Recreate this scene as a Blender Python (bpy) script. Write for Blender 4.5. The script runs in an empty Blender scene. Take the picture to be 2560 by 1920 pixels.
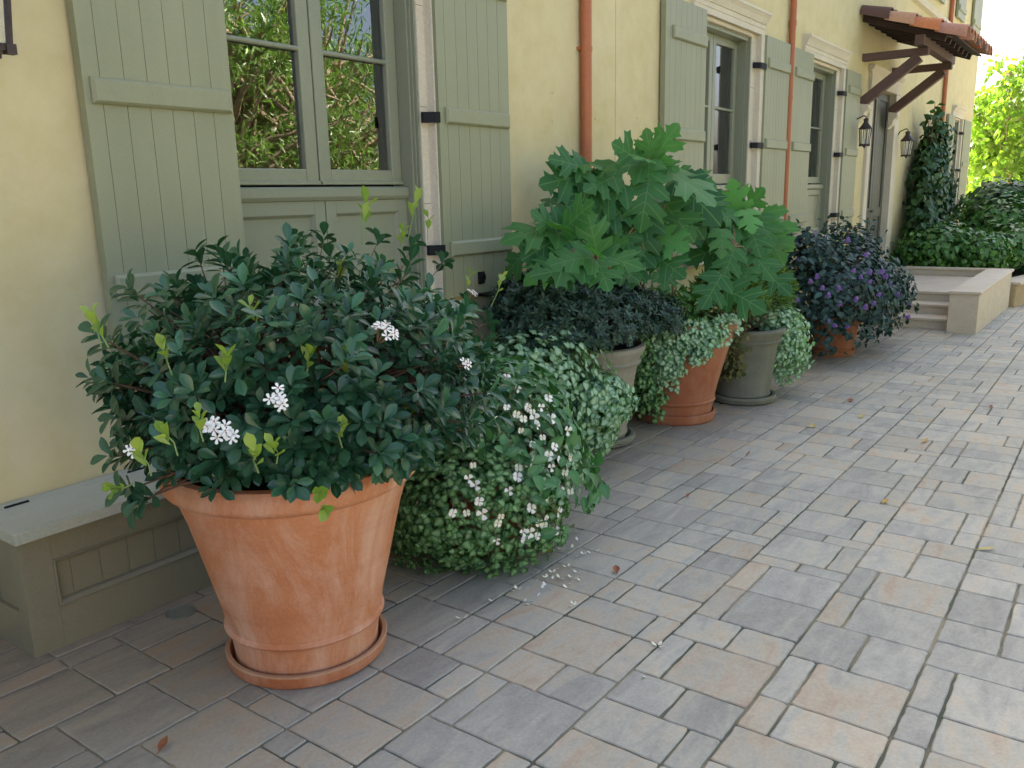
import bpy, math, random
import numpy as np
from mathutils import Vector, Matrix
random.seed(7); RNG = np.random.default_rng(11)
PI = math.pi
sc = bpy.context.scene
COL = sc.collection

# ------------------------------------------------------------ camera
ROT = np.array([[0.5857933, -0.8101397, -0.022797978], [-0.1901203, -0.1100181, -0.9755769], [0.78784543, 0.57582081, -0.2184719]])
FPX = 2089.9; CAMH = 1.55
cam = bpy.data.cameras.new("camera"); camo = bpy.data.objects.new("camera", cam); COL.objects.link(camo)
m = Matrix(((ROT[0][0], -ROT[1][0], -ROT[2][0], 0), (ROT[0][1], -ROT[1][1], -ROT[2][1], 0), (ROT[0][2], -ROT[1][2], -ROT[2][2], CAMH), (0, 0, 0, 1)))
camo.matrix_world = m
cam.sensor_width = 36; cam.lens = 36 * FPX / 2560; cam.clip_start = 0.05; cam.clip_end = 400
sc.camera = camo

def gz(x): return -0.022 * (x - 1.0)
def rayd(u, v):
    u *= 2560 / 2212; v *= 2560 / 2212
    return ROT.T @ np.array([(u - 1280) / FPX, (v - 960) / FPX, 1.0])
def at(u, v, Y):          # sight line met with the upright plane y=Y
    d = rayd(u, v); t = Y / d[1]; return Vector((d[0] * t, Y, CAMH + d[2] * t))
def ong(u, v):
    d = rayd(u, v); t = (0.022 - CAMH) / (d[2] + 0.022 * d[0]); return Vector((d[0] * t, d[1] * t, CAMH + d[2] * t))

# ------------------------------------------------------------ object helpers
def tag(o, label=None, cat=None, group=None, kind=None):
    if label: o["label"] = label
    if cat: o["category"] = cat
    if group: o["group"] = group
    if kind: o["kind"] = kind
    return o
def empty(name, loc=(0, 0, 0), rz=0, **k):
    o = bpy.data.objects.new(name, None); o.location = loc; o.rotation_euler = (0, 0, rz); COL.objects.link(o); return tag(o, **k)
class MB:
    def __init__(s): s.v = []; s.f = []; s.m = []; s.c = []
    def add(s, vs, fs, mi=0, c=None):
        n = len(s.v); s.v += [tuple(p) for p in vs]; s.f += [tuple(i + n for i in f) for f in fs]; s.m += [mi] * len(fs)
        s.c += [c if c is not None else (0.5, 0.5, 0.5)] * len(fs)
        return s
    def box(s, x0, x1, y0, y1, z0, z1, mi=0, c=None):
        vs = [(x, y, z) for z in (z0, z1) for y in (y0, y1) for x in (x0, x1)]
        return s.add(vs, [(0, 2, 3, 1), (4, 5, 7, 6), (0, 1, 5, 4), (2, 6, 7, 3), (0, 4, 6, 2), (1, 3, 7, 5)], mi, c)
    def bar(s, a, b, w, h, mi=0, up=(0, 0, 1)):
        a = Vector(a); b = Vector(b); d = (b - a).normalized(); r = d.cross(Vector(up)).normalized(); u = r.cross(d)
        vs = [p + r * sx * w / 2 + u * sz * h / 2 for p in (a, b) for sz in (-1, 1) for sx in (-1, 1)]
        return s.add(vs, [(0, 2, 3, 1), (4, 5, 7, 6), (0, 1, 5, 4), (2, 6, 7, 3), (0, 4, 6, 2), (1, 3, 7, 5)], mi)
    def tube(s, pts, rs, n=8, mi=0, cap=True, c=None):
        pts = [Vector(p) for p in pts]
        if not hasattr(rs, '__len__'): rs = [rs] * len(pts)
        rings = []; ref = Vector((0.31, 0.17, 0.93))
        vs = []
        for i, p in enumerate(pts):
            d = (pts[min(i + 1, len(pts) - 1)] - pts[max(i - 1, 0)])
            if d.length < 1e-9: d = Vector((0, 0, 1))
            d.normalize(); a = d.cross(ref)
            if a.length < 1e-3: a = d.cross(Vector((1, 0, 0)))
            a.normalize(); b = d.cross(a)
            vs += [p + (a * math.cos(2 * PI * k / n) + b * math.sin(2 * PI * k / n)) * rs[i] for k in range(n)]
        fs = [(i * n + k, i * n + (k + 1) % n, (i + 1) * n + (k + 1) % n, (i + 1) * n + k) for i in range(len(pts) - 1) for k in range(n)]
        if cap: fs += [tuple(range(n - 1, -1, -1)), tuple((len(pts) - 1) * n + k for k in range(n))]
        return s.add(vs, fs, mi, c)
    def lathe(s, prof, n=48, mi=0, wob=0.0):
        vs = []; 
        for r, z in prof:
            for k in range(n):
                a = 2 * PI * k / n; rr = r * (1 + wob * math.sin(2 * a + z * 3)); vs.append((rr * math.cos(a), rr * math.sin(a), z))
        fs = [(i * n + k, i * n + (k + 1) % n, (i + 1) * n + (k + 1) % n, (i + 1) * n + k) for i in range(len(prof) - 1) for k in range(n)]
        return s.add(vs, fs, mi)
    def prism(s, poly, x0, x1, mi=0):     # polygon in (y,z) swept along x
        n = len(poly)
        vs = [(x0, y, z) for y, z in poly] + [(x1, y, z) for y, z in poly]
        fs = [(i, (i + 1) % n, n + (i + 1) % n, n + i) for i in range(n)] + [tuple(range(n - 1, -1, -1)), tuple(range(n, 2 * n))]
        return s.add(vs, fs, mi)
    def prismz(s, poly, z0, z1, mi=0, c=None):     # polygon in (x,y) swept along z
        n = len(poly)
        vs = [(x, y, z0) for x, y in poly] + [(x, y, z1) for x, y in poly]
        fs = [(i, (i + 1) % n, n + (i + 1) % n, n + i) for i in range(n)] + [tuple(range(n - 1, -1, -1)), tuple(range(n, 2 * n))]
        return s.add(vs, fs, mi, c)
    def build(s, name, mats, parent=None, smooth=False, bevel=0, loc=None, color=False, fix=True):
        me = bpy.data.meshes.new(name); me.from_pydata(s.v, [], s.f)
        if not isinstance(mats, (list, tuple)): mats = [mats]
        for mm in mats: me.materials.append(mm)
        if len(mats) > 1: me.polygons.foreach_set('material_index', s.m)
        if smooth: me.polygons.foreach_set('use_smooth', [True] * len(s.f))
        if color:
            at_ = me.attributes.new('tint', 'FLOAT_COLOR', 'FACE'); at_.data.foreach_set('color', [q for c in s.c for q in (*c, 1.0)])
        if fix:
            import bmesh
            bm = bmesh.new(); bm.from_mesh(me); bmesh.ops.recalc_face_normals(bm, faces=bm.faces); bm.to_mesh(me); bm.free()
        o = bpy.data.objects.new(name, me); COL.objects.link(o)
        if parent: o.parent = parent
        if loc: o.location = loc
        if bevel:
            b = o.modifiers.new('bevel', 'BEVEL'); b.width = bevel; b.segments = 2; b.limit_method = 'ANGLE'; b.angle_limit = 0.6
        if smooth == 'auto' or (smooth and not bevel and smooth != 'full'):
            try: me.set_sharp_from_angle(angle=0.7)
            except Exception: pass
        return o
def box(name, mats, parent, *b, bevel=0.003): return MB().box(*b).build(name, mats, parent, bevel=bevel)

# ------------------------------------------------------------ materials
def mat(name):
    m = bpy.data.materials.new(name); m.use_nodes = True; nt = m.node_tree
    bs = nt.nodes['Principled BSDF']; return m, nt, bs
def N(nt, t, **k):
    n = nt.nodes.new(t)
    for a, b in k.items():
        if hasattr(n, a): setattr(n, a, b)
        else: n.inputs[a].default_value = b
    return n
def coords(nt, scale=(1, 1, 1)):
    tc = N(nt, 'ShaderNodeTexCoord'); mp = N(nt, 'ShaderNodeMapping'); mp.inputs['Scale'].default_value = scale
    nt.links.new(tc.outputs['Object'], mp.inputs['Vector']); return mp.outputs['Vector']
def noise(nt, vec, scale, detail=4, rough=0.6, dist=0.0):
    n = N(nt, 'ShaderNodeTexNoise'); n.inputs['Scale'].default_value = scale; n.inputs['Detail'].default_value = detail
    n.inputs['Roughness'].default_value = rough; n.inputs['Distortion'].default_value = dist
    nt.links.new(vec, n.inputs['Vector']); return n.outputs['Fac']
def ramp(nt, fac, stops):
    r = N(nt, 'ShaderNodeValToRGB'); e = r.color_ramp.elements
    while len(e) < len(stops): e.new(0.5)
    for i, (p, c) in enumerate(stops): e[i].position = p; e[i].color = (*c, 1) if len(c) == 3 else c
    nt.links.new(fac, r.inputs['Fac']); return r.outputs['Color']
def mixc(nt, f, a, b, mode='MIX'):
    n = N(nt, 'ShaderNodeMix'); n.data_type = 'RGBA'; n.blend_type = mode
    for s, val in ((0, f), (6, a), (7, b)):
        if hasattr(val, 'default_value') or hasattr(val, 'links'): nt.links.new(val, n.inputs[s])
        elif isinstance(val, (int, float)): n.inputs[s].default_value = val
        else: n.inputs[s].default_value = (*val, 1)
    return n.outputs[2]
def math_(nt, op, a, b=None, c=None):
    n = N(nt, 'ShaderNodeMath'); n.operation = op
    for i, val in enumerate((a, b, c)):
        if val is None: continue
        if hasattr(val, 'links'): nt.links.new(val, n.inputs[i])
        else: n.inputs[i].default_value = val
    return n.outputs[0]
def bump(nt, bs, h, strength=0.3, dist=0.01):
    b = N(nt, 'ShaderNodeBump'); b.inputs['Strength'].default_value = strength; b.inputs['Distance'].default_value = dist
    nt.links.new(h, b.inputs['Height']); nt.links.new(b.outputs['Normal'], bs.inputs['Normal'])
def surf(name, base, var, rough=0.6, scale=3, fine=60, bumpk=0.15, metal=0, spec=0.5, dirt=None, stretch=(1, 1, 1)):
    m, nt, bs = mat(name); v = coords(nt, stretch)
    big = noise(nt, v, scale, 5); fi = noise(nt, v, fine, 3)
    c = ramp(nt, big, [(0.3, base), (0.7, var)])
    c = mixc(nt, 0.25, c, ramp(nt, fi, [(0.3, tuple(q * 0.7 for q in base)), (0.7, tuple(min(1, q * 1.25) for q in var))]))
    if dirt:
        d = noise(nt, v, scale * 2.3, 8, 0.75, 1.0); dd = ramp(nt, d, [(0.52, (0, 0, 0)), (0.72, (1, 1, 1))])
        c = mixc(nt, math_(nt, 'MULTIPLY', dd, dirt[0]), c, dirt[1])
    nt.links.new(c, bs.inputs['Base Color']); bs.inputs['Roughness'].default_value = rough; bs.inputs['Metallic'].default_value = metal
    bs.inputs['Specular IOR Level'].default_value = spec
    if bumpk: bump(nt, bs, fi, bumpk, 0.004)
    return m
M = {}
def stucco():
    m, nt, bs = mat('stucco'); v = coords(nt)
    a = noise(nt, v, 0.9, 6, 0.6, 0.4); b = noise(nt, v, 5, 6, 0.65); f = noise(nt, v, 90, 4, 0.7)
    vs = coords(nt, (3.0, 3.0, 0.25)); st = noise(nt, vs, 1.3, 6, 0.6)
    c = ramp(nt, a, [(0.3, (0.53, 0.455, 0.235)), (0.5, (0.585, 0.51, 0.285)), (0.7, (0.62, 0.55, 0.325))])
    c = mixc(nt, 0.35, c, ramp(nt, b, [(0.3, (0.48, 0.38, 0.155)), (0.65, (0.64, 0.56, 0.33))]))
    c = mixc(nt, math_(nt, 'MULTIPLY', ramp(nt, st, [(0.5, (0, 0, 0)), (0.8, (1, 1, 1))]), 0.35), c, (0.60, 0.54, 0.37))
    # splashed, grubbier band near the paving
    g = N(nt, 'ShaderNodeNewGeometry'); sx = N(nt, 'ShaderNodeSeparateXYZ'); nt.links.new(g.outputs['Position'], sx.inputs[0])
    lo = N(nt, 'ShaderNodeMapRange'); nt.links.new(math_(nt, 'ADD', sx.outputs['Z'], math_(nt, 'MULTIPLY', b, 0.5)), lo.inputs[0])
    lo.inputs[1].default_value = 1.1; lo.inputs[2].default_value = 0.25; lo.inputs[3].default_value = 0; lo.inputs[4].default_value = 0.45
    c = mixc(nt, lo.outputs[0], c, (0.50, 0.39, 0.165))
    nt.links.new(c, bs.inputs['Base Color']); bs.inputs['Roughness'].default_value = 0.92; bs.inputs['Specular IOR Level'].default_value = 0.2
    bump(nt, bs, mixc(nt, 0.4, b, f), 0.5, 0.008); return m
M['stucco'] = stucco()
M['green'] = surf('sage_paint', (0.245, 0.255, 0.152), (0.28, 0.288, 0.174), 0.5, 1.6, 160, 0.08, spec=0.4, dirt=(0.22, (0.33, 0.33, 0.22)), stretch=(3, 3, 0.5))
M['greenframe'] = surf('sage_paint_frame', (0.215, 0.23, 0.155), (0.235, 0.25, 0.17), 0.38, 1.2, 160, 0.04, spec=0.5, dirt=(0.1, (0.17, 0.18, 0.12)))
M['greenbench'] = surf('sage_paint_bench', (0.185, 0.168, 0.108), (0.21, 0.192, 0.126), 0.5, 2, 160, 0.08, spec=0.4, dirt=(0.2, (0.14, 0.13, 0.08)))
M['lid'] = surf('lid_paint_sky_sheen', (0.33, 0.345, 0.27), (0.40, 0.41, 0.34), 0.42, 3, 120, 0.15, dirt=(0.35, (0.5, 0.5, 0.45)), spec=0.5)  # paler than the bench: sky reflection on the lid put into its colour
M['stone'] = surf('limestone_trim', (0.55, 0.49, 0.37), (0.64, 0.58, 0.45), 0.85, 2.2, 70, 0.3, spec=0.25, dirt=(0.25, (0.42, 0.35, 0.25)))
M['step'] = surf('travertine', (0.55, 0.45, 0.32), (0.66, 0.57, 0.44), 0.6, 3, 50, 0.25, spec=0.35, dirt=(0.3, (0.46, 0.36, 0.24)), stretch=(1, 1, 3))
M['brickwall'] = surf('rough_stone_wall', (0.42, 0.30, 0.15), (0.55, 0.42, 0.25), 0.9, 6, 40, 0.6, dirt=(0.5, (0.26, 0.18, 0.10)))
M['pipe'] = surf('rust_red_paint', (0.36, 0.10, 0.03), (0.43, 0.135, 0.045), 0.42, 3, 80, 0.05, dirt=(0.2, (0.25, 0.08, 0.04)))
M['iron'] = surf('black_iron', (0.006, 0.0065, 0.008), (0.012, 0.012, 0.014), 0.6, 12, 120, 0.25, spec=0.2)
M['bronze'] = surf('dark_bronze', (0.035, 0.027, 0.024), (0.07, 0.05, 0.045), 0.5, 14, 120, 0.2, metal=0.4)
M['wood'] = surf('brown_stained_timber', (0.085, 0.045, 0.035), (0.13, 0.075, 0.058), 0.7, 3, 60, 0.5, stretch=(1, 1, 1), dirt=(0.4, (0.16, 0.11, 0.09)))
M['darkwood'] = surf('dark_roof_underside', (0.03, 0.018, 0.013), (0.055, 0.032, 0.024), 0.8, 5, 60, 0.4)
M['door'] = surf('door_paint', (0.075, 0.08, 0.06), (0.09, 0.095, 0.07), 0.5, 2, 120, 0.05)
M['soil'] = surf('potting_soil', (0.02, 0.014, 0.009), (0.05, 0.035, 0.02), 0.95, 20, 120, 1.0)
M['dark'] = surf('dark_room', (0.05, 0.045, 0.04), (0.07, 0.065, 0.055), 0.9, 2, 20, 0)
M['curtain'] = surf('reflected_strip_cloth', (0.5, 0.5, 0.46), (0.6, 0.6, 0.55), 0.9, 2, 20, 0)
M['roofpale'] = surf('flat_roof', (0.3, 0.28, 0.25), (0.36, 0.33, 0.3), 0.9, 2, 20, 0)
def pottery(name, c1, c2, bloom, stain, bl=0.5):
    m, nt, bs = mat(name); v = coords(nt); g = N(nt, 'ShaderNodeNewGeometry')
    a = noise(nt, v, 3.2, 7, 0.62, 0.8); w = noise(nt, coords(nt, (1, 1, 0.45)), 3.6, 9, 0.72, 1.2); f = noise(nt, v, 110, 4, 0.7); h = noise(nt, coords(nt, (0.3, 0.3, 9)), 1.7, 4)
    c = ramp(nt, a, [(0.3, c1), (0.7, c2)])
    c = mixc(nt, math_(nt, 'MULTIPLY', ramp(nt, w, [(0.42, (0, 0, 0)), (0.66, (1, 1, 1))]), bl), c, bloom)
    c = mixc(nt, math_(nt, 'MULTIPLY', ramp(nt, h, [(0.5, (0, 0, 0)), (0.75, (1, 1, 1))]), 0.3), c, stain)
    c = mixc(nt, math_(nt, 'MULTIPLY', ramp(nt, noise(nt, v, 26, 5, 0.8), [(0.66, (0, 0, 0)), (0.72, (1, 1, 1))]), 0.35), c, stain)
    c = mixc(nt, 0.16, c, ramp(nt, f, [(0.3, tuple(q * .6 for q in c1)), (0.7, tuple(min(1, q * 1.4) for q in c2))]))
    nt.links.new(c, bs.inputs['Base Color']); bs.inputs['Roughness'].default_value = 0.78; bs.inputs['Specular IOR Level'].default_value = 0.3
    bump(nt, bs, mixc(nt, 0.6, w, f), 0.22, 0.004); return m
M['terra'] = pottery('terracotta', (0.46, 0.155, 0.058), (0.56, 0.235, 0.11), (0.68, 0.46, 0.34), (0.30, 0.095, 0.035), 0.78)
M['terra2'] = pottery('terracotta_dusky', (0.29, 0.088, 0.036), (0.38, 0.145, 0.068), (0.43, 0.26, 0.17), (0.17, 0.085, 0.045), 0.5)
M['grey'] = pottery('grey_stoneware', (0.22, 0.21, 0.16), (0.31, 0.29, 0.225), (0.40, 0.36, 0.28), (0.14, 0.15, 0.11), 0.5)
M['greydark'] = pottery('mossy_stoneware', (0.12, 0.125, 0.09), (0.18, 0.18, 0.13), (0.24, 0.24, 0.18), (0.07, 0.085, 0.055), 0.5)

def saucermat():
    m = M['terra'].copy(); m.name = 'terracotta_saucer'; nt = m.node_tree; bs = nt.nodes['Principled BSDF']; src = bs.inputs['Base Color'].links[0].from_socket
    v = coords(nt); s_ = N(nt, 'ShaderNodeSeparateXYZ'); nt.links.new(v, s_.inputs[0]); n = noise(nt, v, 38, 6, 0.8)
    mr = N(nt, 'ShaderNodeMapRange'); nt.links.new(math_(nt, 'ADD', s_.outputs['Z'], math_(nt, 'MULTIPLY', math_(nt, 'SUBTRACT', n, 0.5), 0.022)), mr.inputs[0]); mr.inputs[1].default_value = 0.046; mr.inputs[2].default_value = 0.053
    c = mixc(nt, 1.0, src, (0.80, 0.66, 0.58), 'MULTIPLY'); c = mixc(nt, math_(nt, 'MULTIPLY', mr.outputs[0], 0.6), c, (0.42, 0.29, 0.17)); nt.links.new(c, bs.inputs['Base Color']); return m
M['saucer'] = saucermat()
def tinted(name, rough=0.75, mulnoise=0.5, sc_=25, bk=0.4):
    m, nt, bs = mat(name); a = N(nt, 'ShaderNodeAttribute'); a.attribute_name = 'tint'; v = coords(nt)
    n = noise(nt, v, sc_, 6, 0.7); c = mixc(nt, mulnoise, a.outputs['Color'], ramp(nt, n, [(0.25, (0.35, 0.35, 0.35)), (0.75, (1, 1, 1))]), 'MULTIPLY')
    nt.links.new(c, bs.inputs['Base Color']); bs.inputs['Roughness'].default_value = rough; bump(nt, bs, n, bk, 0.006); return m
M['tiles'] = tinted('clay_roof_tiles')
def paver():
    m, nt, bs = mat('concrete_pavers'); a = N(nt, 'ShaderNodeAttribute'); a.attribute_name = 'tint'
    sp = N(nt, 'ShaderNodeSeparateColor'); nt.links.new(a.outputs['Color'], sp.inputs[0])
    tc = N(nt, 'ShaderNodeTexCoord'); cx = N(nt, 'ShaderNodeCombineXYZ')
    nt.links.new(math_(nt, 'MULTIPLY', sp.outputs[0], 37.0), cx.inputs[2]); nt.links.new(math_(nt, 'MULTIPLY', sp.outputs[1], 91.0), cx.inputs[0])
    va = N(nt, 'ShaderNodeVectorMath'); va.operation = 'ADD'; nt.links.new(tc.outputs['Object'], va.inputs[0]); nt.links.new(cx.outputs[0], va.inputs[1])
    rot = N(nt, 'ShaderNodeMapping'); nt.links.new(va.outputs[0], rot.inputs[0]); rot.inputs['Scale'].default_value = (0.55, 1.9, 1); rot.inputs['Rotation'].default_value = (0, 0, 0.5)
    blotch = noise(nt, rot.outputs[0], 5.5, 5, 0.6, 0.8)
    k = math_(nt, 'ADD', math_(nt, 'MULTIPLY', blotch, 0.95), math_(nt, 'MULTIPLY', math_(nt, 'SUBTRACT', sp.outputs[2], 0.5), 0.26))
    c = ramp(nt, k, [(0.26, (0.305, 0.29, 0.24)), (0.42, (0.385, 0.375, 0.305)), (0.52, (0.455, 0.43, 0.335)), (0.62, (0.50, 0.425, 0.29)), (0.76, (0.46, 0.335, 0.215))])
    fi = noise(nt, tc.outputs['Object'], 85, 5, 0.75); mid = noise(nt, tc.outputs['Object'], 17, 5, 0.7)
    c = mixc(nt, 0.25, c, ramp(nt, fi, [(0.3, (0.22, 0.215, 0.21)), (0.68, (0.60, 0.58, 0.55))]), 'MIX')
    c = mixc(nt, 0.45, c, ramp(nt, mid, [(0.3, (0.72, 0.72, 0.71)), (0.5, (0.95, 0.95, 0.95)), (0.72, (1.08, 1.08, 1.06))]), 'MULTIPLY')
    br = math_(nt, 'ADD', 0.90, math_(nt, 'MULTIPLY', sp.outputs[1], 0.2)); cb = N(nt, 'ShaderNodeCombineXYZ')
    for i in range(3): nt.links.new(br, cb.inputs[i])
    c = mixc(nt, 1.0, c, cb.outputs[0], 'MULTIPLY')
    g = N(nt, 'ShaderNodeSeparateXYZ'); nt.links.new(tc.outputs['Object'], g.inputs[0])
    # shade along the foot of the house painted in as darker brown, broken up
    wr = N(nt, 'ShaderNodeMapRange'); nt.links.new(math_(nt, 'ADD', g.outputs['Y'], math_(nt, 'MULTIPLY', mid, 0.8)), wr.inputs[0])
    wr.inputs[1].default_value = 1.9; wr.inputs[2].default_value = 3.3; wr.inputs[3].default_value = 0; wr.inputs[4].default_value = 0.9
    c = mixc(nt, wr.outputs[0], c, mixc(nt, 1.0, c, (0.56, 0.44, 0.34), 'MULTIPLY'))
    nt.links.new(c, bs.inputs['Base Color']); bs.inputs['Roughness'].default_value = 0.72; bs.inputs['Specular IOR Level'].default_value = 0.35
    bump(nt, bs, mixc(nt, 0.5, fi, mid), 0.35, 0.004); return m
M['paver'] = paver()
def joint():
    m, nt, bs = mat('joint_sand'); v = coords(nt); a = noise(nt, v, 1.1, 4); f = noise(nt, v, 160, 4, 0.8)
    c = ramp(nt, a, [(0.42, (0.10, 0.115, 0.075)), (0.50, (0.15, 0.15, 0.10)), (0.58, (0.36, 0.31, 0.20))])
    c = mixc(nt, 0.5, c, ramp(nt, f, [(0.3, (0.3, 0.3, 0.3)), (0.7, (1, 1, 1))]), 'MULTIPLY')
    nt.links.new(c, bs.inputs['Base Color']); bs.inputs['Roughness'].default_value = 0.95; bump(nt, bs, f, 0.6, 0.004); return m
M['joint'] = joint()
def brickground():
    m, nt, bs = mat('outer_paving'); v = coords(nt); b = N(nt, 'ShaderNodeTexBrick'); nt.links.new(v, b.inputs['Vector'])
    b.inputs['Scale'].default_value = 1.6; b.inputs['Color1'].default_value = (0.42, 0.38, 0.32, 1); b.inputs['Color2'].default_value = (0.34, 0.32, 0.28, 1); b.inputs['Mortar'].default_value = (0.1, 0.1, 0.08, 1)
    b.inputs['Mortar Size'].default_value = 0.012
    c = mixc(nt, 0.4, b.outputs['Color'], ramp(nt, noise(nt, v, 9, 6, 0.7), [(0.3, (0.6, 0.6, 0.6)), (0.7, (1, 1, 1))]), 'MULTIPLY')
    nt.links.new(c, bs.inputs['Base Color']); bs.inputs['Roughness'].default_value = 0.85; return m
M['ground'] = brickground()

def glass():
    m = bpy.data.materials.new('window_glass'); m.use_nodes = True; nt = m.node_tree; nt.nodes.clear()
    o = N(nt, 'ShaderNodeOutputMaterial'); mx = N(nt, 'ShaderNodeMixShader'); gl = N(nt, 'ShaderNodeBsdfGlossy'); tr = N(nt, 'ShaderNodeBsdfTransparent'); fr = N(nt, 'ShaderNodeFresnel')
    fr.inputs['IOR'].default_value = 2.7; gl.inputs['Roughness'].default_value = 0.0; gl.inputs['Color'].default_value = (1, 1, 1, 1); tr.inputs['Color'].default_value = (0.62, 0.66, 0.62, 1)
    n = noise(nt, coords(nt), 2.2, 2); b = N(nt, 'ShaderNodeBump'); b.inputs['Strength'].default_value = 0.05; b.inputs['Distance'].default_value = 0.02; nt.links.new(n, b.inputs['Height']); nt.links.new(b.outputs[0], gl.inputs['Normal'])
    nt.links.new(fr.outputs[0], mx.inputs[0]); nt.links.new(tr.outputs[0], mx.inputs[1]); nt.links.new(gl.outputs[0], mx.inputs[2]); nt.links.new(mx.outputs[0], o.inputs[0]); return m
M['glass'] = glass()
def lampglass():
    m, nt, bs = mat('seeded_lamp_glass'); bs.inputs['Base Color'].default_value = (0.75, 0.77, 0.70, 1); bs.inputs['Roughness'].default_value = 0.12
    bs.inputs['Alpha'].default_value = 0.22; return m
M['lampglass'] = lampglass()
def flat(name, c, rough=0.6, trans=0.0):
    m, nt, bs = mat(name); n = noise(nt, coords(nt), 40, 4); nt.links.new(mixc(nt, 0.35, c, ramp(nt, n, [(0.3, tuple(q * .7 for q in c)), (0.7, tuple(min(1, q * 1.2) for q in c))])), bs.inputs['Base Color'])
    bs.inputs['Roughness'].default_value = rough
    return m
M['bulb'] = flat('candle_tube', (0.7, 0.68, 0.58))

def leafmat(name, dark, light, mid=None, rough=0.4, transl=0.25, back=None, veins=False, spec=0.5, midpow=1.0, edge=None):
    m = bpy.data.materials.new(name); m.use_nodes = True; nt = m.node_tree; bs = nt.nodes['Principled BSDF']; out = nt.nodes['Material Output']
    a = N(nt, 'ShaderNodeAttribute'); a.attribute_name = 'rnd'; mm = N(nt, 'ShaderNodeAttribute'); mm.attribute_name = 'mid'
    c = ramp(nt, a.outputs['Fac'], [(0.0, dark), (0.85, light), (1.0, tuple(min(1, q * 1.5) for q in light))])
    f = noise(nt, coords(nt), 60, 3); c = mixc(nt, 0.25, c, ramp(nt, f, [(0.3, (0.6, 0.6, 0.6)), (0.7, (1, 1, 1))]), 'MULTIPLY')
    if mid: c = mixc(nt, math_(nt, 'POWER', mm.outputs['Fac'], midpow), c, mid)
    if veins:
        uv = N(nt, 'ShaderNodeAttribute'); uv.attribute_name = 'luv'; s = N(nt, 'ShaderNodeSeparateXYZ'); nt.links.new(uv.outputs['Vector'], s.inputs[0])
        x = s.outputs['X']; ay = math_(nt, 'ABSOLUTE', s.outputs['Y']); d = ay
        for x0, kx in ((-0.02, -0.15), (0.02, 0.55), (0.22, 0.75), (0.42, 0.8), (0.60, 0.85)):
            L = math_(nt, 'ABSOLUTE', math_(nt, 'SUBTRACT', math_(nt, 'SUBTRACT', x, x0), math_(nt, 'MULTIPLY', ay, kx)))
            d = math_(nt, 'MINIMUM', d, L)
        vm = N(nt, 'ShaderNodeMapRange'); nt.links.new(d, vm.inputs[0]); vm.inputs[1].default_value = 0.006; vm.inputs[2].default_value = 0.018; vm.inputs[3].default_value = 0.55; vm.inputs[4].default_value = 0
        c = mixc(nt, vm.outputs[0], c, veins)
    nt.links.new(c, bs.inputs['Base Color']); bs.inputs['Roughness'].default_value = rough; bs.inputs['Specular IOR Level'].default_value = spec
    tr = N(nt, 'ShaderNodeBsdfTranslucent'); nt.links.new(mixc(nt, 1.0, c, (1.0, 1.25, 0.5), 'MULTIPLY'), tr.inputs['Color'])
    mx = N(nt, 'ShaderNodeMixShader'); mx.inputs[0].default_value = transl
    nt.links.new(bs.outputs[0], mx.inputs[1]); nt.links.new(tr.outputs[0], mx.inputs[2]); nt.links.new(mx.outputs[0], out.inputs[0]); return m
M['L_haw'] = leafmat('hawthorn_leaf', (0.012, 0.056, 0.028), (0.038, 0.125, 0.060), rough=0.28, transl=0.18, spec=0.5, mid=(0.06, 0.12, 0.06), midpow=6)
M['L_new'] = leafmat('new_shoot_leaf', (0.20, 0.33, 0.05), (0.34, 0.45, 0.08), rough=0.45, transl=0.35)
M['L_bego'] = leafmat('begonia_leaf', (0.03, 0.13, 0.04), (0.08, 0.24, 0.075), rough=0.45, transl=0.25, mid=(0.12, 0.25, 0.10), midpow=5)
M['L_lam'] = leafmat('dead_nettle_leaf', (0.045, 0.19, 0.04), (0.10, 0.30, 0.07), rough=0.6, transl=0.25, mid=(0.46, 0.62, 0.45), midpow=0.75)
M['L_lamdark'] = leafmat('dead_nettle_leaf_green', (0.014, 0.075, 0.014), (0.065, 0.23, 0.035), rough=0.6, transl=0.3, mid=(0.26, 0.44, 0.20), midpow=1.2)
M['L_aza'] = leafmat('azalea_leaf', (0.014, 0.045, 0.03), (0.045, 0.10, 0.06), rough=0.5, transl=0.1)
M['L_oak'] = leafmat('hydrangea_leaf', (0.026, 0.11, 0.036), (0.085, 0.25, 0.065), rough=0.5, transl=0.32, spec=0.3, veins=(0.16, 0.30, 0.10))
M['L_fern'] = leafmat('feathery_leaf', (0.05, 0.12, 0.02), (0.14, 0.24, 0.05), rough=0.6, transl=0.25)
M['L_brown'] = leafmat('browning_leaf', (0.06, 0.09, 0.02), (0.20, 0.17, 0.06), rough=0.7, transl=0.2)
M['L_purple'] = leafmat('spurflower_leaf', (0.014, 0.045, 0.042), (0.038, 0.092, 0.08), rough=0.5, spec=0.35, transl=0.12, mid=(0.08, 0.13, 0.10), midpow=5)
M['L_bed'] = leafmat('bed_shrub_leaf', (0.03, 0.12, 0.025), (0.13, 0.30, 0.06), rough=0.4, transl=0.2)
M['L_climb'] = leafmat('climber_leaf', (0.018, 0.065, 0.02), (0.05, 0.13, 0.035), rough=0.45, transl=0.15)
M['L_tree'] = leafmat('sunlit_tree_leaf', (0.10, 0.21, 0.025), (0.26, 0.38, 0.05), rough=0.5, transl=0.45)
M['L_far'] = leafmat('garden_tree_leaf', (0.07, 0.17, 0.035), (0.24, 0.38, 0.10), rough=0.3, transl=0.35)
M['bark'] = surf('bark', (0.11, 0.075, 0.05), (0.19, 0.14, 0.10), 0.9, 8, 60, 0.8)
M['barkpale'] = surf('bark_pale', (0.30, 0.22, 0.15), (0.42, 0.33, 0.24), 0.9, 8, 60, 0.8)
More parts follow.
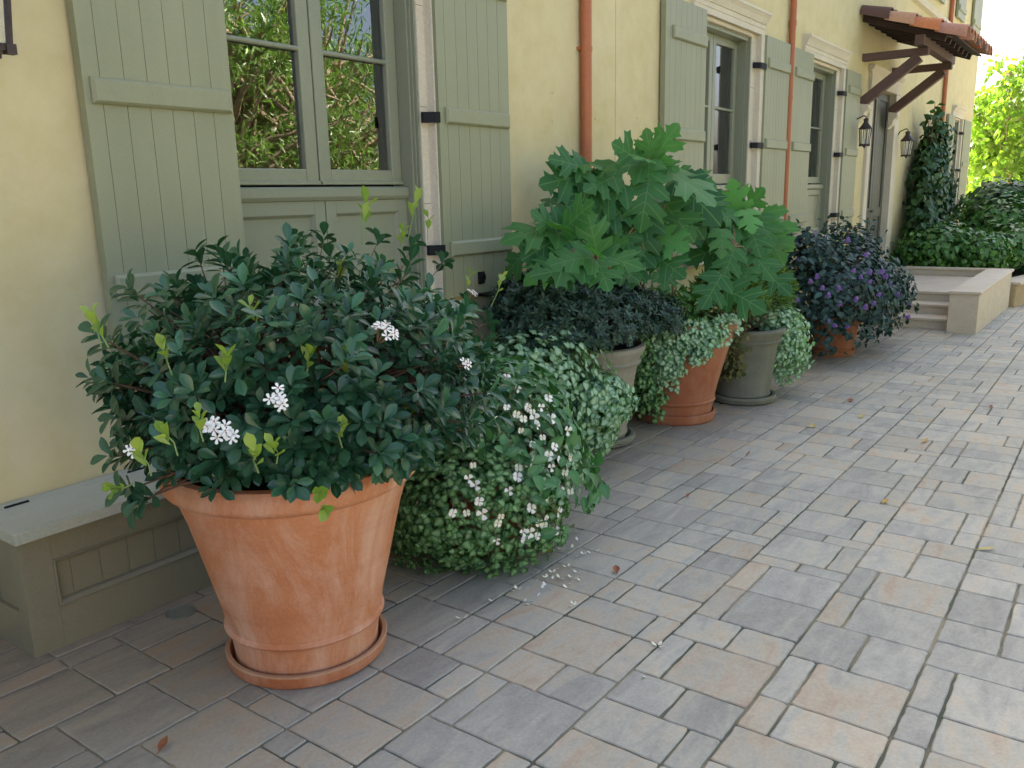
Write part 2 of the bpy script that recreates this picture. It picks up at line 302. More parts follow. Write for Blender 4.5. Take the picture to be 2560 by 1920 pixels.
M['twig'] = surf('red_brown_twig', (0.09, 0.045, 0.03), (0.15, 0.085, 0.05), 0.8, 10, 60, 0.2)
M['stemg'] = surf('green_stem', (0.16, 0.25, 0.07), (0.22, 0.30, 0.10), 0.6, 10, 60, 0)
M['stemr'] = surf('reddish_stem', (0.22, 0.10, 0.05), (0.28, 0.16, 0.08), 0.6, 10, 60, 0)
M['petal'] = flat('white_petal', (0.80, 0.79, 0.72), 0.6)
M['petalcream'] = flat('cream_petal', (0.78, 0.76, 0.58), 0.6)
M['pistil'] = flat('pink_flower_centre', (0.42, 0.14, 0.10))
M['yellow'] = flat('yellow_stamen', (0.55, 0.40, 0.08))
M['violet'] = flat('violet_floret', (0.30, 0.17, 0.50), 0.6)
M['deadbrown'] = flat('dead_leaf_brown', (0.26, 0.09, 0.035), 0.7)
M['deadyellow'] = flat('dead_leaf_yellow', (0.48, 0.40, 0.12), 0.6)
M['deadochre'] = flat('dead_leaf_ochre', (0.50, 0.30, 0.05), 0.6)
def anchor(t, loc):
    loc = Vector(loc)
    for o in list(COL.objects):
        if o.parent is t: o.location = o.location - loc
    t.location = loc
def Empty0(name, **k): return empty(name, (0, 0, 0), **k)
WY = 3.26      # front face of the house wall
# ============================================================ HOUSE
house = Empty0('house', label='long cream stucco house with sage green shutters and a small tiled door canopy', cat='house')
XE = 23.25; ZT = 6.9; ZB = -0.75
openings = [(2.38, 3.68, 0.97, 3.10), (7.42, 8.74, 0.97, 3.10), (10.50, 11.82, 0.97, 3.08), (13.55, 15.0, 0.16, 3.0), (20.45, 21.55, 0.97, 3.0)]
holes = [(o[0] - q, o[1] + q, o[2], o[3]) for o, q in zip(openings, (.09, .18, .18, .1, .12))]
def wall():
    b = MB(); xs = sorted({-5.0, 5.88, XE} | {o[0] for o in holes} | {o[1] for o in holes}); zs = sorted({ZB, ZT} | {o[2] for o in openings} | {o[3] for o in openings})
    for i in range(len(xs) - 1):
        for j in range(len(zs) - 1):
            cx, cz = (xs[i] + xs[i + 1]) / 2, (zs[j] + zs[j + 1]) / 2
            if any(o[0] < cx < o[1] and o[2] < cz < o[3] for o in holes): continue
            b.add([(xs[i], WY, zs[j]), (xs[i + 1], WY, zs[j]), (xs[i + 1], WY, zs[j + 1]), (xs[i], WY, zs[j + 1])], [(0, 1, 2, 3)])
    for x0, x1, z0, z1 in holes:
        d = WY + 0.34
        b.add([(x0, WY, z0), (x0, WY, z1), (x0, d, z1), (x0, d, z0)], [(0, 1, 2, 3)]); b.add([(x1, WY, z0), (x1, d, z0), (x1, d, z1), (x1, WY, z1)], [(0, 1, 2, 3)])
        b.add([(x0, WY, z1), (x1, WY, z1), (x1, d, z1), (x0, d, z1)], [(0, 1, 2, 3)]); b.add([(x0, WY, z0), (x0, d, z0), (x1, d, z0), (x1, WY, z0)], [(0, 1, 2, 3)])
    B = 12.0
    b.add([(XE, WY, ZB), (XE, B, ZB), (XE, B, ZT), (XE, WY, ZT)], [(0, 1, 2, 3)]); b.add([(-5, WY, ZB), (-5, WY, ZT), (-5, B, ZT), (-5, B, ZB)], [(0, 1, 2, 3)])
    b.add([(-5, B, ZB), (-5, B, ZT), (XE, B, ZT), (XE, B, ZB)], [(0, 1, 2, 3)])
    return b.build('wall', M['stucco'], house, fix=False)
w_ = wall()
MB().box(-5.0, XE + 0.35, WY - 0.45, 12.1, ZT + 0.002, ZT + 0.16).build('roof', M['roofpale'], house)
# thin render joints
for xj in (5.88, 18.9): box('render_joint', M['stucco'], house, xj - 0.006, xj + 0.006, WY - 0.004, WY + 0.01, -0.3, ZT - 0.01, bevel=0)
# dim rooms behind the glass
for x0, x1, z0, z1 in openings:
    b = MB(); r0, r1, yb = x0 - 0.35, x1 + 0.35, WY + 1.8
    yf = WY + 0.345
    for q in ([(r0, yf, z0), (r0, yb, z0), (r0, yb, z1 + .2), (r0, yf, z1 + .2)], [(r1, yf, z0), (r1, yb, z0), (r1, yb, z1 + .2), (r1, yf, z1 + .2)], [(r0, yb, z0), (r1, yb, z0), (r1, yb, z1 + .2), (r0, yb, z1 + .2)],
              [(r0, yf, z0), (r1, yf, z0), (r1, yb, z0), (r0, yb, z0)], [(r0, yf, z1 + .2), (r1, yf, z1 + .2), (r1, yb, z1 + .2), (r0, yb, z1 + .2)]):
        b.add(q, [(0, 1, 2, 3)])
    b.build('room_lining', M['dark'], house)

def shutter(x0, x1, z0, z1, yf, battens, inset=0.03, nb=6, th=0.045, hang=None):
    """plank shutter with V grooves between the boards; hang = side on which the straps sit"""
    w = (x1 - x0); e = w * 0.105; poly = [(x0, yf)]
    gx = [x0 + e + (w - e * 1.05) * k / (nb + 0.0) for k in range(nb)]
    gx = [g for g in gx if g < x1 - 0.03]
    for g in gx: poly += [(g - 0.0016, yf), (g - 0.0008, yf + 0.003), (g + 0.0008, yf + 0.003), (g + 0.0016, yf)]
    poly += [(x1, yf), (x1, yf + th), (x0, yf + th)]
    s = MB().prismz(poly, z0, z1).build('shutter', M['green'], house, bevel=0)
    for zb0, zb1 in battens:
        xb0, xb1 = x0 + inset, x1 - 0.014; yo = yf - 0.024; c = 0.011
        vs = [(xb0, yf + .001, zb0), (xb1, yf + .001, zb0), (xb1, yf + .001, zb1), (xb0, yf + .001, zb1),
              (xb0, yf - 0.012, zb0), (xb1, yf - 0.012, zb0), (xb1, yf - 0.012, zb1), (xb0, yf - 0.012, zb1),
              (xb0 + c, yo, zb0 + c), (xb1 - c, yo, zb0 + c), (xb1 - c, yo, zb1 - c), (xb0 + c, yo, zb1 - c)]
        fs = [(0, 1, 2, 3)] + [(i, (i + 1) % 4, 4 + (i + 1) % 4, 4 + i) for i in range(4)] + [(4 + i, 4 + (i + 1) % 4, 8 + (i + 1) % 4, 8 + i) for i in range(4)] + [(8, 9, 10, 11)]
        MB().add(vs, fs).build('batten', M['green'], s, bevel=0.0015)
    return s
FAR = [(1.165, 1.265), (1.990, 2.090), (2.795, 2.895)]
s1 = shutter(1.724, 2.375, 0.955, 3.10, 3.20, [(1.190, 1.285), (1.928, 2.024), (2.70, 2.79)], 0.024)
s2 = shutter(3.745, 4.415, 0.973, 3.10, 3.20, [(1.213, 1.303), (1.963, 2.053), (2.70, 2.79)], 0.048)
s3 = shutter(6.60, 7.42, 0.97, 3.112, 3.20, FAR, 0.12, 7)
s4 = shutter(8.95, 9.69, 0.97, 3.105, 3.20, FAR, 0.05, 7)
s5 = shutter(9.835, 10.55, 0.97, 3.098, 3.20, FAR, 0.05, 7)
s6 = shutter(12.02, 12.72, 0.97, 3.085, 3.20, FAR, 0.09, 7)
s7 = shutter(19.75, 20.5, 0.97, 3.0, 3.20, FAR[:2], 0.09, 5)
s8 = shutter(21.75, 22.75, 0.97, 3.0, 3.20, FAR[:2], 0.09, 5)
for x0, x1 in ((17.3, 18.3), (19.75, 20.6), (21.7, 22.75)): shutter(x0, x1, 4.86, 6.3, 3.20, [(5.0, 5.1)], 0.05, 5)
# iron straps (two bends) carrying the shutters off the jamb
def straps(sh, xa, xb, zs):
    for z in zs:
        MB().prismz([(xa, 3.272), (xa, 3.255), (xa + 0.05, 3.205), (xb + 0.004, 3.196), (xb + 0.004, 3.205), (xa + 0.056, 3.214), (xa + 0.012, 3.268)], z - 0.029, z + 0.029).build('strap_hinge', M['iron'], sh, bevel=0.002)
straps(s2, 3.672, 3.748, (1.995, 1.258, 2.75)); straps(s4, 8.76, 8.955, (2.80, 2.015, 1.215)); straps(s6, 11.84, 12.025, (2.775, 1.998, 1.21)); straps(s8, 21.56, 21.755, (2.7, 1.9))
# pull ring and tie back on the near right shutter
MB().prismz([(4.048, 3.2), (4.048, 3.19), (4.110, 3.19), (4.110, 3.2)], 1.030, 1.105).build('ring_plate', M['iron'], s2, bevel=0.003)
tb = MB(); tb.tube([(4.079 + 0.021 * math.sin(a), 3.183 - 0.004 * math.cos(a), 1.066 + 0.028 * math.cos(a)) for a in np.linspace(0, 2 * PI, 17)], 0.0055, 6); tb.build('pull_ring', M['iron'], s2, smooth=True)
tb = MB(); tb.tube([(4.12, 3.255, 0.955), (4.13, 3.17, 0.952), (4.24, 3.165, 0.95), (4.29, 3.165, 0.965), (4.345, 3.166, 1.035), (4.36, 3.166, 1.05)], [.008, .009, .013, .015, .012, .006], 7)
tb.tube([(4.27, 3.165, 0.955), (4.22, 3.166, 0.90), (4.20, 3.17, 0.875)], [.012, .011, .007], 7); tb.build('shutter_dog', M['iron'], s2, smooth=True)
# limestone surrounds, sills and cornices
def surround(x0, x1, band, z1=3.10, z0=0.97, sill=True, corn=0.22, first=False):
    b = MB()
    for sgn, xe in ((1, x1), (-1, x0)):
        a_, b_, c_ = xe + sgn * 0.002, xe + sgn * band * 0.58, xe + sgn * (band + 0.04)
        b = MB().prismz([(a_, 3.282), (b_, 3.282), (b_, 3.222), (c_, 3.222), (c_, 3.42), (a_, 3.50)], z0, z1 + 0.0); b.build('stone_jamb', M['stone'], house, bevel=0.004)
    for k in range(1, 4):   # block joints of the jamb
        zz = z0 + k * (z1 - z0) / 4 + 0.02
        MB().box(x1 + 0.003, x1 + band * 0.58 - .002, 3.2805, 3.29, zz - 0.0015, zz + 0.0015).build('jamb_joint', M['greydark'], house, bevel=0)
    xa, xb = x0 - corn, x1 + corn
    prof = [(3.262, z1), (3.228, z1), (3.228, z1 + 0.055), (3.222, z1 + 0.057), (3.222, z1 + 0.10), (3.212, z1 + 0.102), (3.206, z1 + 0.115), (3.190, z1 + 0.150), (3.168, z1 + 0.180), (3.162, z1 + 0.182), (3.162, z1 + 0.208), (3.262, z1 + 0.214)]
    MB().prism(prof, xa, xb).build('cornice', M['stone'], house)
    MB().box(x0, x1, 3.268, 3.44, z1 - 0.035, z1 + 0.0).build('lintel', M['stone'], house, bevel=0.006)
    if sill: MB().prism([(3.50, 0.968), (3.28, 0.968), (3.155, 0.952), (3.145, 0.945), (3.145, 0.90), (3.16, 0.885), (3.26, 0.875), (3.50, 0.875)], x0 - band - 0.06, x1 + band + 0.06).build('window_sill', M['stone'], house, bevel=0.004)
surround(2.38, 3.68, 0.10); surround(7.42, 8.74, 0.20); surround(10.50, 11.82, 0.20, 3.08); surround(20.45, 21.55, 0.16, 3.0, corn=0.12)
def window(x0, x1, zs, z1=3.065, curtain=False, zm=2.29, pb=1.712):
    w = Empty0('window'); w.parent = house
    f = MB()     # lining and moulded edge
    for xe, sg in ((x0, 1), (x1, -1)):
        xs_ = [xe + sg * t for t in (0, 0.010, 0.018, 0.026)]
        for k, (a, b_, yy) in enumerate(((0.001, 0.012, 3.292), (0.012, 0.020, 3.312), (0.020, 0.032, 3.330))):
            lo, hi = sorted((xe + sg * a, xe + sg * b_)); f.box(lo, hi, yy, 3.47, 0.972, z1)
    f.box(x0 + .032, x1 - .032, 3.31, 3.47, z1 - 0.035, z1)
    f.build('frame', M['greenframe'], w, bevel=0.002)
    xm = (x0 + x1) / 2; ys = 3.415; zb = 1.632
    for a, c, side in ((x0 + 0.034, xm - 0.004, 0), (xm + 0.004, x1 - 0.034, 1)):
        st = 0.078; s = MB()
        s.box(a, a + st, ys, ys + 0.05, zb, z1 - 0.037); s.box(c - st, c, ys, ys + 0.05, zb, z1 - 0.037)
        s.box(a + st, c - st, ys + .001, ys + 0.05, zb, pb); s.box(a + st, c - st, ys + .001, ys + 0.05, z1 - 0.11, z1 - 0.037)
        s.build('sash', M['greenframe'], w, bevel=0.006)
        d = MB()    # drip rail at the foot of the sash
        d.prism([(ys, zb + 0.022), (ys - 0.012, zb + 0.018), (ys - 0.012, zb + 0.002), (ys + 0.01, zb + 0.002)], a + 0.002, c - 0.002); d.build('drip_rail', M['greenframe'], w, bevel=0.0015)
        t = MB(); t.tube([(a + st - 0.006, ys + 0.012, zm), (c - st + 0.006, ys + 0.012, zm)], 0.013, 10); t.box(a + st, c - st, ys + 0.012, ys + 0.048, zm - 0.009, zm + 0.009)
        t.build('glazing_bar', M['greenframe'], w, smooth=True)
        g = MB()
        for za, zc in ((pb - 0.004, zm - 0.006), (zm + 0.006, z1 - 0.106)):
            g.add([(a + st - .004, ys + 0.03, za), (c - st + .004, ys + 0.03, za), (c - st + .004, ys + 0.03, zc), (a + st - .004, ys + 0.03, zc)], [(0, 1, 2, 3)])
        g.build('pane', M['glass'], w, fix=False)
    # rail under the casements and the two fielded panels
    r = MB(); r.prism([(3.47, 1.624), (3.385, 1.622), (3.365, 1.612), (3.365, 1.572), (3.378, 1.553), (3.47, 1.553)], x0 + 0.034, x1 - 0.034); r.build('bottom_rail', M['greenframe'], w, bevel=0.002)
    p = MB(); yp = 3.388
    for a, c in ((x0 + 0.034, xm - 0.003), (xm + 0.003, x1 - 0.034)):
        p.box(a, a + 0.07, yp, yp + .04, 0.972, 1.552); p.box(c - 0.07, c, yp, yp + .04, 0.972, 1.552); p.box(a + .07, c - .07, yp, yp + .04, 1.484, 1.552); p.box(a + .07, c - .07, yp, yp + .04, 0.972, 1.06)
        p.box(a + .07, c - .07, yp + 0.024, yp + .045, 1.06, 1.484)
        q = 0.016   # bead round the panel
        p.prism([(yp + .024, 1.484), (yp + .004, 1.484), (yp + .024, 1.484 - q)], a + .07, c - .07)
        p.prismz([(a + .07, yp + .004), (a + .07 + q, yp + .024), (a + .07, yp + .024)], 1.06, 1.484); p.prismz([(c - .07, yp + .004), (c - .07 - q, yp + .024), (c - .07, yp + .024)], 1.06, 1.484)
    p.build('panel', M['greenframe'], w, bevel=0.0015)
    if curtain:  # pleated cloth added to stand in for pale strips reflected in the panes
        c = MB(); pts = [(x0 + 0.1 + t * 0.62, 3.62 + 0.02 * math.sin(t * 60)) for t in np.linspace(0, 1, 60)]
        for i in range(59): c.add([(*pts[i], 1.0), (*pts[i + 1], 1.0), (*pts[i + 1], 3.1), (*pts[i], 3.1)], [(0, 1, 2, 3)])
        c.build('curtain', M['curtain'], w, smooth=True)
    return w
window(2.38, 3.68, None); window(7.42, 8.74, None, zm=2.36, pb=1.73, curtain=True); window(10.50, 11.82, None, 3.045, zm=2.33, pb=1.715); window(20.45, 21.55, None, 2.965)
# door in its stone case
def door():
    d = Empty0('door'); d.parent = house; x0, x1, y = 13.55, 15.0, 3.34
    MB().box(x0, x1, y, y + 0.05, 0.165, 3.0).build('door_leaf', M['door'], d)
    p = MB(); xm = (x0 + x1) / 2
    for a, c in ((x0, xm - 0.006), (xm + 0.006, x1)):
        p.box(a, a + .11, y - .02, y, 0.165, 2.998); p.box(c - .11, c, y - .02, y, 0.165, 2.998)
        for z0, z1 in ((0.165, 0.36), (1.1, 1.25), (2.88, 2.998)): p.box(a + .11, c - .11, y - .02, y, z0, z1)
    p.build('door_frame', M['door'], d, bevel=0.004)
    t = MB(); t.tube([(xm - 0.07, y - 0.02, 1.2), (xm - 0.07, y - 0.07, 1.2), (xm - 0.17, y - 0.075, 1.19)], 0.011, 8); t.build('handle', M['bronze'], d, smooth=True)
    s = MB(); s.box(x0 - 0.19, x0 - .001, 3.215, 3.40, 0.16, 3.0); s.box(x1 + .001, x1 + 0.30, 3.215, 3.40, 0.16, 3.0); s.box(x0 - 0.19, x1 + 0.30, 3.21, 3.40, 3.001, 3.20)
    s.prism([(3.26, 3.2), (3.21, 3.2), (3.17, 3.25), (3.165, 3.28), (3.26, 3.285)], x0 - 0.24, x1 + 0.35); s.build('door_surround', M['stone'], house, bevel=0.006)
door()
# rust red downpipes
for x, r, z0 in ((5.37, 0.041, 0.0), (9.765, 0.036, -0.1), (19.1, 0.040, -0.3)):
    p = MB(); p.tube([(x, 3.213, z0), (x, 3.213, ZT - .3)], r, 20); p.tube([(x, 3.213, 3.3), (x, 3.213, 3.36)], r + 0.006, 20) if x < 10 else None
    pp = p.build('downpipe', M['pipe'], house, smooth=True)
    k = MB()
    for z in (0.55, 2.55, 4.6): k.tube([(x, 3.213, z - .015), (x, 3.213, z + .015)], r + 0.004, 20); k.box(x - r - .012, x + r + .012, 3.235, 3.262, z - .012, z + .012)
    k.build('pipe_bracket', M['pipe'], pp, smooth=True)
# upper string course that shows past the canopy
MB().prism([(3.262, 4.52), (3.19, 4.54), (3.17, 4.60), (3.18, 4.63), (3.262, 4.64)], 15.7, 19.0).build('string_course', M['stone'], house)
# wall fixings
fx = MB()
for u, v in ((1193, 200), (1193, 262), (1320, 425), (1376, 255), (1286, 257), (1260, 340)):
    q = at(u, v, WY); fx.tube([(q.x, WY + .002, q.z), (q.x, WY - 0.006, q.z)], 0.008, 8)
fx.build('wall_plug', M['stone'], house, smooth=True)
# ---- canopy: brackets, beams, boarded underside, barrel tiles
can = Empty0('canopy'); can.parent = house
for xb in (12.98, 14.80):
    b = MB(); b.bar((xb, 3.262, 3.335), (xb, 2.42, 3.335), 0.11, 0.10); b.build('bracket_arm', M['wood'], can, bevel=0.006)
    b = MB(); b.bar((xb + .002, 3.255, 2.72), (xb + .002, 2.53, 3.27), 0.12, 0.13); b.build('brace', M['wood'], can, bevel=0.006)
    c = MB(); c.prism([(3.262, 2.72), (3.13, 2.70), (3.12, 2.64), (3.17, 2.60), (3.19, 2.53), (3.262, 2.46)], xb - 0.10, xb + 0.10); c.build('corbel', M['stone'], can, bevel=0.008)
b = MB(); b.bar((12.72, 2.50, 3.455), (15.15, 2.50, 3.455), 0.12, 0.13); b.build('beam', M['wood'], can, bevel=0.006)
sl = (3.93 - 3.50) / (3.22 - 2.02)
def zr(y): return 3.50 + (y - 2.02) * sl
b = MB()
for x in np.linspace(12.85, 14.95, 7): b.bar((x, 3.255, zr(3.255) - 0.115), (x, 2.20, zr(2.20) - 0.115), 0.07, 0.075)
b.build('rafter', M['darkwood'], can, bevel=0.003)
b = MB()
for k in range(12):
    ya, yb_ = 3.25 - k * 0.10, 3.25 - (k + 1) * 0.10 + .008
    b.add([(12.72, ya, zr(ya) - .075), (14.98, ya, zr(ya) - .075), (14.98, yb_, zr(yb_) - .075), (12.72, yb_, zr(yb_) - .075), (12.72, ya, zr(ya) - .05), (14.98, ya, zr(ya) - .05), (14.98, yb_, zr(yb_) - .05), (12.72, yb_, zr(yb_) - .05)],
          [(0, 1, 2, 3), (4, 5, 6, 7), (0, 1, 5, 4), (1, 2, 6, 5), (2, 3, 7, 6), (3, 0, 4, 7)])
b.build('boarding', M['darkwood'], can)
b = MB(); tcs = [(0.55, 0.21, 0.09), (0.62, 0.31, 0.16), (0.44, 0.22, 0.13), (0.68, 0.40, 0.23), (0.58, 0.18, 0.07), (0.32, 0.21, 0.16)]
def tile(b, xc, y0, y1, z0, z1, r0, r1, up, c):
    n = 9; vs = []
    for (y, z, r) in ((y0, z0, r0), (y1, z1, r1)):
        for q, rr in ((0, r), (1, r - 0.016)):
            for i in range(n):
                a = PI * i / (n - 1); vs.append((xc + rr * math.cos(a), y, z + up * rr * math.sin(a) * 0.92))
    fs = []
    for i in range(n - 1):
        fs += [(i, i + 1, 2 * n + i + 1, 2 * n + i), (n + i, n + i + 1, 3 * n + i + 1, 3 * n + i), (i, i + 1, n + i + 1, n + i), (2 * n + i, 2 * n + i + 1, 3 * n + i + 1, 3 * n + i)]
    fs += [(0, n, 3 * n, 2 * n), (n - 1, 2 * n - 1, 4 * n - 1, 3 * n - 1)]
    b.add(vs, fs, 0, c)
rnd = random.Random(3)
for r_ in range(9):
    xc = 12.80 + r_ * 0.275
    for k in range(4):
        ya = 3.25 - k * 0.315; yb_ = ya - 0.37; j = rnd.uniform(-.008, .008); lift = 0.018
        if r_ == 0: c = [(0.14, 0.07, 0.05), (0.64, 0.35, 0.20), (0.72, 0.25, 0.09), (0.58, 0.28, 0.18)][k]
        elif r_ == 1: c = [(0.2, 0.15, 0.11), (0.22, 0.17, 0.13), (0.47, 0.22, 0.14), (0.40, 0.17, 0.11)][k]
        else: c = rnd.choice(tcs)
        if r_ == 0: tile(b, xc - .03, ya, yb_ - .01, zr(ya) - 0.085, zr(yb_) - 0.085 + lift, 0.15, 0.185, 1, c); continue
        tile(b, xc + j, ya, yb_, zr(ya) - 0.03, zr(yb_) - 0.03 + lift, 0.112, 0.142, 1, c)
        if r_ < 8: tile(b, xc + 0.1375, ya, yb_ + rnd.uniform(-.02, .02), zr(ya) + 0.04, zr(yb_) + 0.04 + lift * .5, 0.10, 0.088, -1, rnd.choice(tcs))
b.build('roof_tiles', M['tiles'], can, color=True, smooth=True)
anchor(house, (9.0, WY, -0.2))

# ============================================================ LANTERNS on the wall
def lantern(x, y, z0, z1, w, label, squat=False):
    t = Empty0('wall_lantern', label=label, cat='wall lantern', group='lanterns on the house wall')
    h = z1 - z0; zb = z0 + h * 0.16; zt = z0 + h * 0.62; n = 6 if not squat else 4; off = PI / 6 if not squat else PI / 4
    def ring(r, z): return [(x + r * math.cos(off + 2 * PI * k / n), y + r * math.sin(off + 2 * PI * k / n), z) for k in range(n)]
    rb, rt = w * 0.40, w * 0.52
    f = MB(); A, B_ = ring(rb, zb), ring(rt, zt); tk = 0.007 if not squat else 0.012
    for k in range(n):
        f.tube([A[k], B_[k]], tk, 6); f.tube([A[k], A[(k + 1) % n]], tk, 6); f.tube([B_[k], B_[(k + 1) % n]], tk, 6)
        f.box(A[k][0] - tk * 1.3, A[k][0] + tk * 1.3, A[k][1] - tk * 1.3, A[k][1] + tk * 1.3, zb - .022, zb + .01)
    f.tube([(x, y, zb - .012), (x, y, zb - .002)], rb * 0.95, n * 2)
    f.tube([(x, y, zb - h * .10), (x, y, zb - h * .07), (x, y, zb - h * 0.03), (x, y, zb)], [.004, .016, .010, .02], 8)
    f.build('frame', M['bronze'], t)
    r = MB(); prof = [(rt * 1.12, zt), (rt * 1.08, zt + h * .02), (rt * .75, zt + h * .08), (rt * .42, zt + h * .17), (rt * .36, zt + h * .19), (rt * .36, zt + h * .24), (rt * .46, zt + h * .25), (rt * .30, zt + h * .29), (rt * .08, zt + h * .31), (0.004, zt + h * .36)]
    rr = MB().lathe([(a, z) for a, z in prof], 24); rr.v = [(a + x, b + y, c) for a, b, c in rr.v]; rr.build('lamp_cap', M['bronze'], t, smooth=True)
    g = MB(); A, B_ = ring(rb * .97, zb + .004), ring(rt * .97, zt - .004)
    for k in range(n): g.add([A[k], A[(k + 1) % n], B_[(k + 1) % n], B_[k]], [(0, 1, 2, 3)])
    g.build('pane', M['lampglass'], t)
    c = MB()
    for dx, dy in ((0.022, 0), (-0.02, 0.012), (0, -0.02)): c.tube([(x + dx, y + dy, zb), (x + dx, y + dy, zb + h * .2)], 0.009, 8)
    c.build('candle_tube', M['bulb'], t, smooth=True)
    a = MB(); a.tube([(x, WY - .005, zt + h * .1), (x, WY - .06, zt + h * .3), (x, y + .03, zt + h * .38), (x, y, zt + h * .34)], 0.009, 8); a.box(x - .035, x + .035, WY - .014, WY + .002, zt - .05, zt + .10); a.build('bracket', M['bronze'], t, smooth=True)
    anchor(t, (x, WY, z0))
lantern(1.352, 3.10, 1.975, 2.55, 0.20, 'close-up bronze lantern cut off by the upper left corner of the photo', squat=True)
lantern(12.62, 3.08, 2.07, 2.53, 0.155, 'bronze six-sided lantern left of the door, in front of the last near shutter')
lantern(15.35, 3.08, 1.99, 2.49, 0.185, 'bronze six-sided lantern right of the door, beside the dark climbing shrub')

# ============================================================ STORAGE BENCH under the window
bench = Empty0('storage_bench', label='sage green panelled storage bench with a pale hinged lid against the wall', cat='bench')
bx0, bx1, by0, by1, bz1 = 1.157, 2.62, 2.96, 3.255, 0.442
b = MB(); P0, P1, Z0, Z1 = 1.264, 2.51, 0.150, 0.330
b.box(bx0, P0, by0, by0 + .02, -0.03, bz1); b.box(P1, bx1, by0, by0 + .02, -0.045, bz1); b.box(P0, P1, by0, by0 + .02, Z1, bz1); b.box(P0, P1, by0, by0 + .02, -0.045, Z0)
b.build('front_board', M['greenbench'], bench, bevel=0.0015)
b = MB(); poly = [(P0, by0 + .022)]
g = 1.330
while g < P1 - .02: poly += [(g - .0025, by0 + .022), (g - .0012, by0 + .0255), (g + .0012, by0 + .0255), (g + .0025, by0 + .022)]; g += 0.1085
poly += [(P1, by0 + .022), (P1, by0 + .035), (P0, by0 + .035)]; b.prismz(poly, Z0 - .01, Z1 + .01); b.build('panel', M['greenbench'], bench)
b = MB()   # raised moulding, mitred by overlap in separate depths
pr = lambda s, z: [(by0 + .020, z), (by0 - .004, z), (by0 - .006, z + s * .004), (by0 + .0, z + s * .010), (by0 + .006, z + s * .018), (by0 + .020, z + s * .022)]
b.prism(pr(1, Z0), P0, P1); b.prism(pr(-1, Z1), P0, P1)
q = lambda s, x: [(x, by0 + .0205), (x, by0 - .0035), (x + s * .004, by0 - .0055), (x + s * .010, by0 + .0005), (x + s * .018, by0 + .0065), (x + s * .022, by0 + .0205)]
b.prismz(q(1, P0), Z0, Z1); b.prismz(q(-1, P1), Z0, Z1); b.build('moulding', M['greenbench'], bench)
b = MB(); ys0, ys1 = 3.035, 3.20
b.box(bx0 + .001, bx0 + .02, by0 + .021, ys0, -.03, bz1); b.box(bx0 + .001, bx0 + .02, ys1, by1, -.03, bz1); b.box(bx0 + .001, bx0 + .02, ys0, ys1, Z1, bz1); b.box(bx0 + .001, bx0 + .02, ys0, ys1, -.03, Z0); b.box(bx0 + .014, bx0 + .02, ys0, ys1, Z0, Z1)
b.build('end_board', M['greenbench'], bench, bevel=0.0015)
MB().box(bx1 - .02, bx1 - .001, by0 + .021, by1, -.045, bz1).build('end_board', M['greenbench'], bench, bevel=0.0015)
lid = box('lid', M['lid'], bench, 1.127, 2.65, 2.897, 3.198, 0.444, 0.485, bevel=0.003)
box('back_strip', M['lid'], bench, 1.127, 2.65, 3.200, 3.257, 0.4445, 0.484, bevel=0.002)
for x in (1.272, 1.745, 2.3): MB().tube([(x - .042, 3.199, 0.4865), (x + .042, 3.199, 0.4865)], 0.0055, 8).build('hinge', M['iron'], lid, smooth=True)
anchor(bench, (1.9, 3.1, gz(1.9)))

# ============================================================ ENTRY STEPS
st = Empty0('entry_steps', label='pale travertine entry steps with a low parapet block beside the front door', cat='steps')
def slab(name, x0, x1, y0, y1, z0, z1): return box(name, M['step'], st, x0, x1, y0, y1, z0, z1, bevel=0.006)
yo = 1.70
for x0, z in ((11.80, -0.10), (12.20, 0.03), (12.57, 0.16)):
    slab('riser', x0 + 0.025, x0 + .46 if z < .1 else 14.9, yo, 3.21, -0.5, z - 0.035)
    slab('tread', x0, x0 + 0.48 if z < .1 else 14.9, yo, 3.21, z - 0.034, z)
slab('parapet', 11.57, 15.05, 1.37, yo - .002, -0.6, 0.250); slab('coping', 11.55, 15.07, 1.345, yo + .004, 0.2515, 0.288)
slab('end_wall', 14.92, 15.05, yo, 3.2, -0.6, 0.250); slab('end_coping', 14.90, 15.07, yo + .006, 3.2, 0.2515, 0.2875)
anchor(st, (13.3, 2.3, gz(13.3)))
gw = Empty0('garden_wall', label='low rough tan garden wall with a smooth cap running on beyond the steps', cat='wall')
MB().bar((15.12, 1.42, -0.28), (21.5, 0.35, -0.36), 0.26, 0.62).build('wall', M['brickwall'], gw, bevel=0.02); MB().bar((15.12, 1.42, 0.055), (21.5, 0.35, -0.02), 0.36, 0.05).build('coping', M['step'], gw, bevel=0.01)
anchor(gw, (18.3, 0.9, gz(18.3)))
bed = Empty0('planting_bed', label='raised soil bed behind the garden wall, full of shrubs', cat='planting bed')
MB().prismz([(15.08, 3.25), (15.08, 1.5), (21.4, 0.5), (23.1, 1.6), (23.1, 3.25)], -0.7, 0.02).build('soil', M['soil'], bed); anchor(bed, (18, 2.2, gz(18)))
fw = Empty0('far_garden_wall', label='plain peach garden wall glimpsed behind the shrubs at the far right', cat='wall')
MB().box(25.2, 25.5, 0.6, 3.1, -1.0, 0.55).build('wall', M['stucco'], fw, bevel=0.01); anchor(fw, (25.35, 2.0, gz(25.3)))

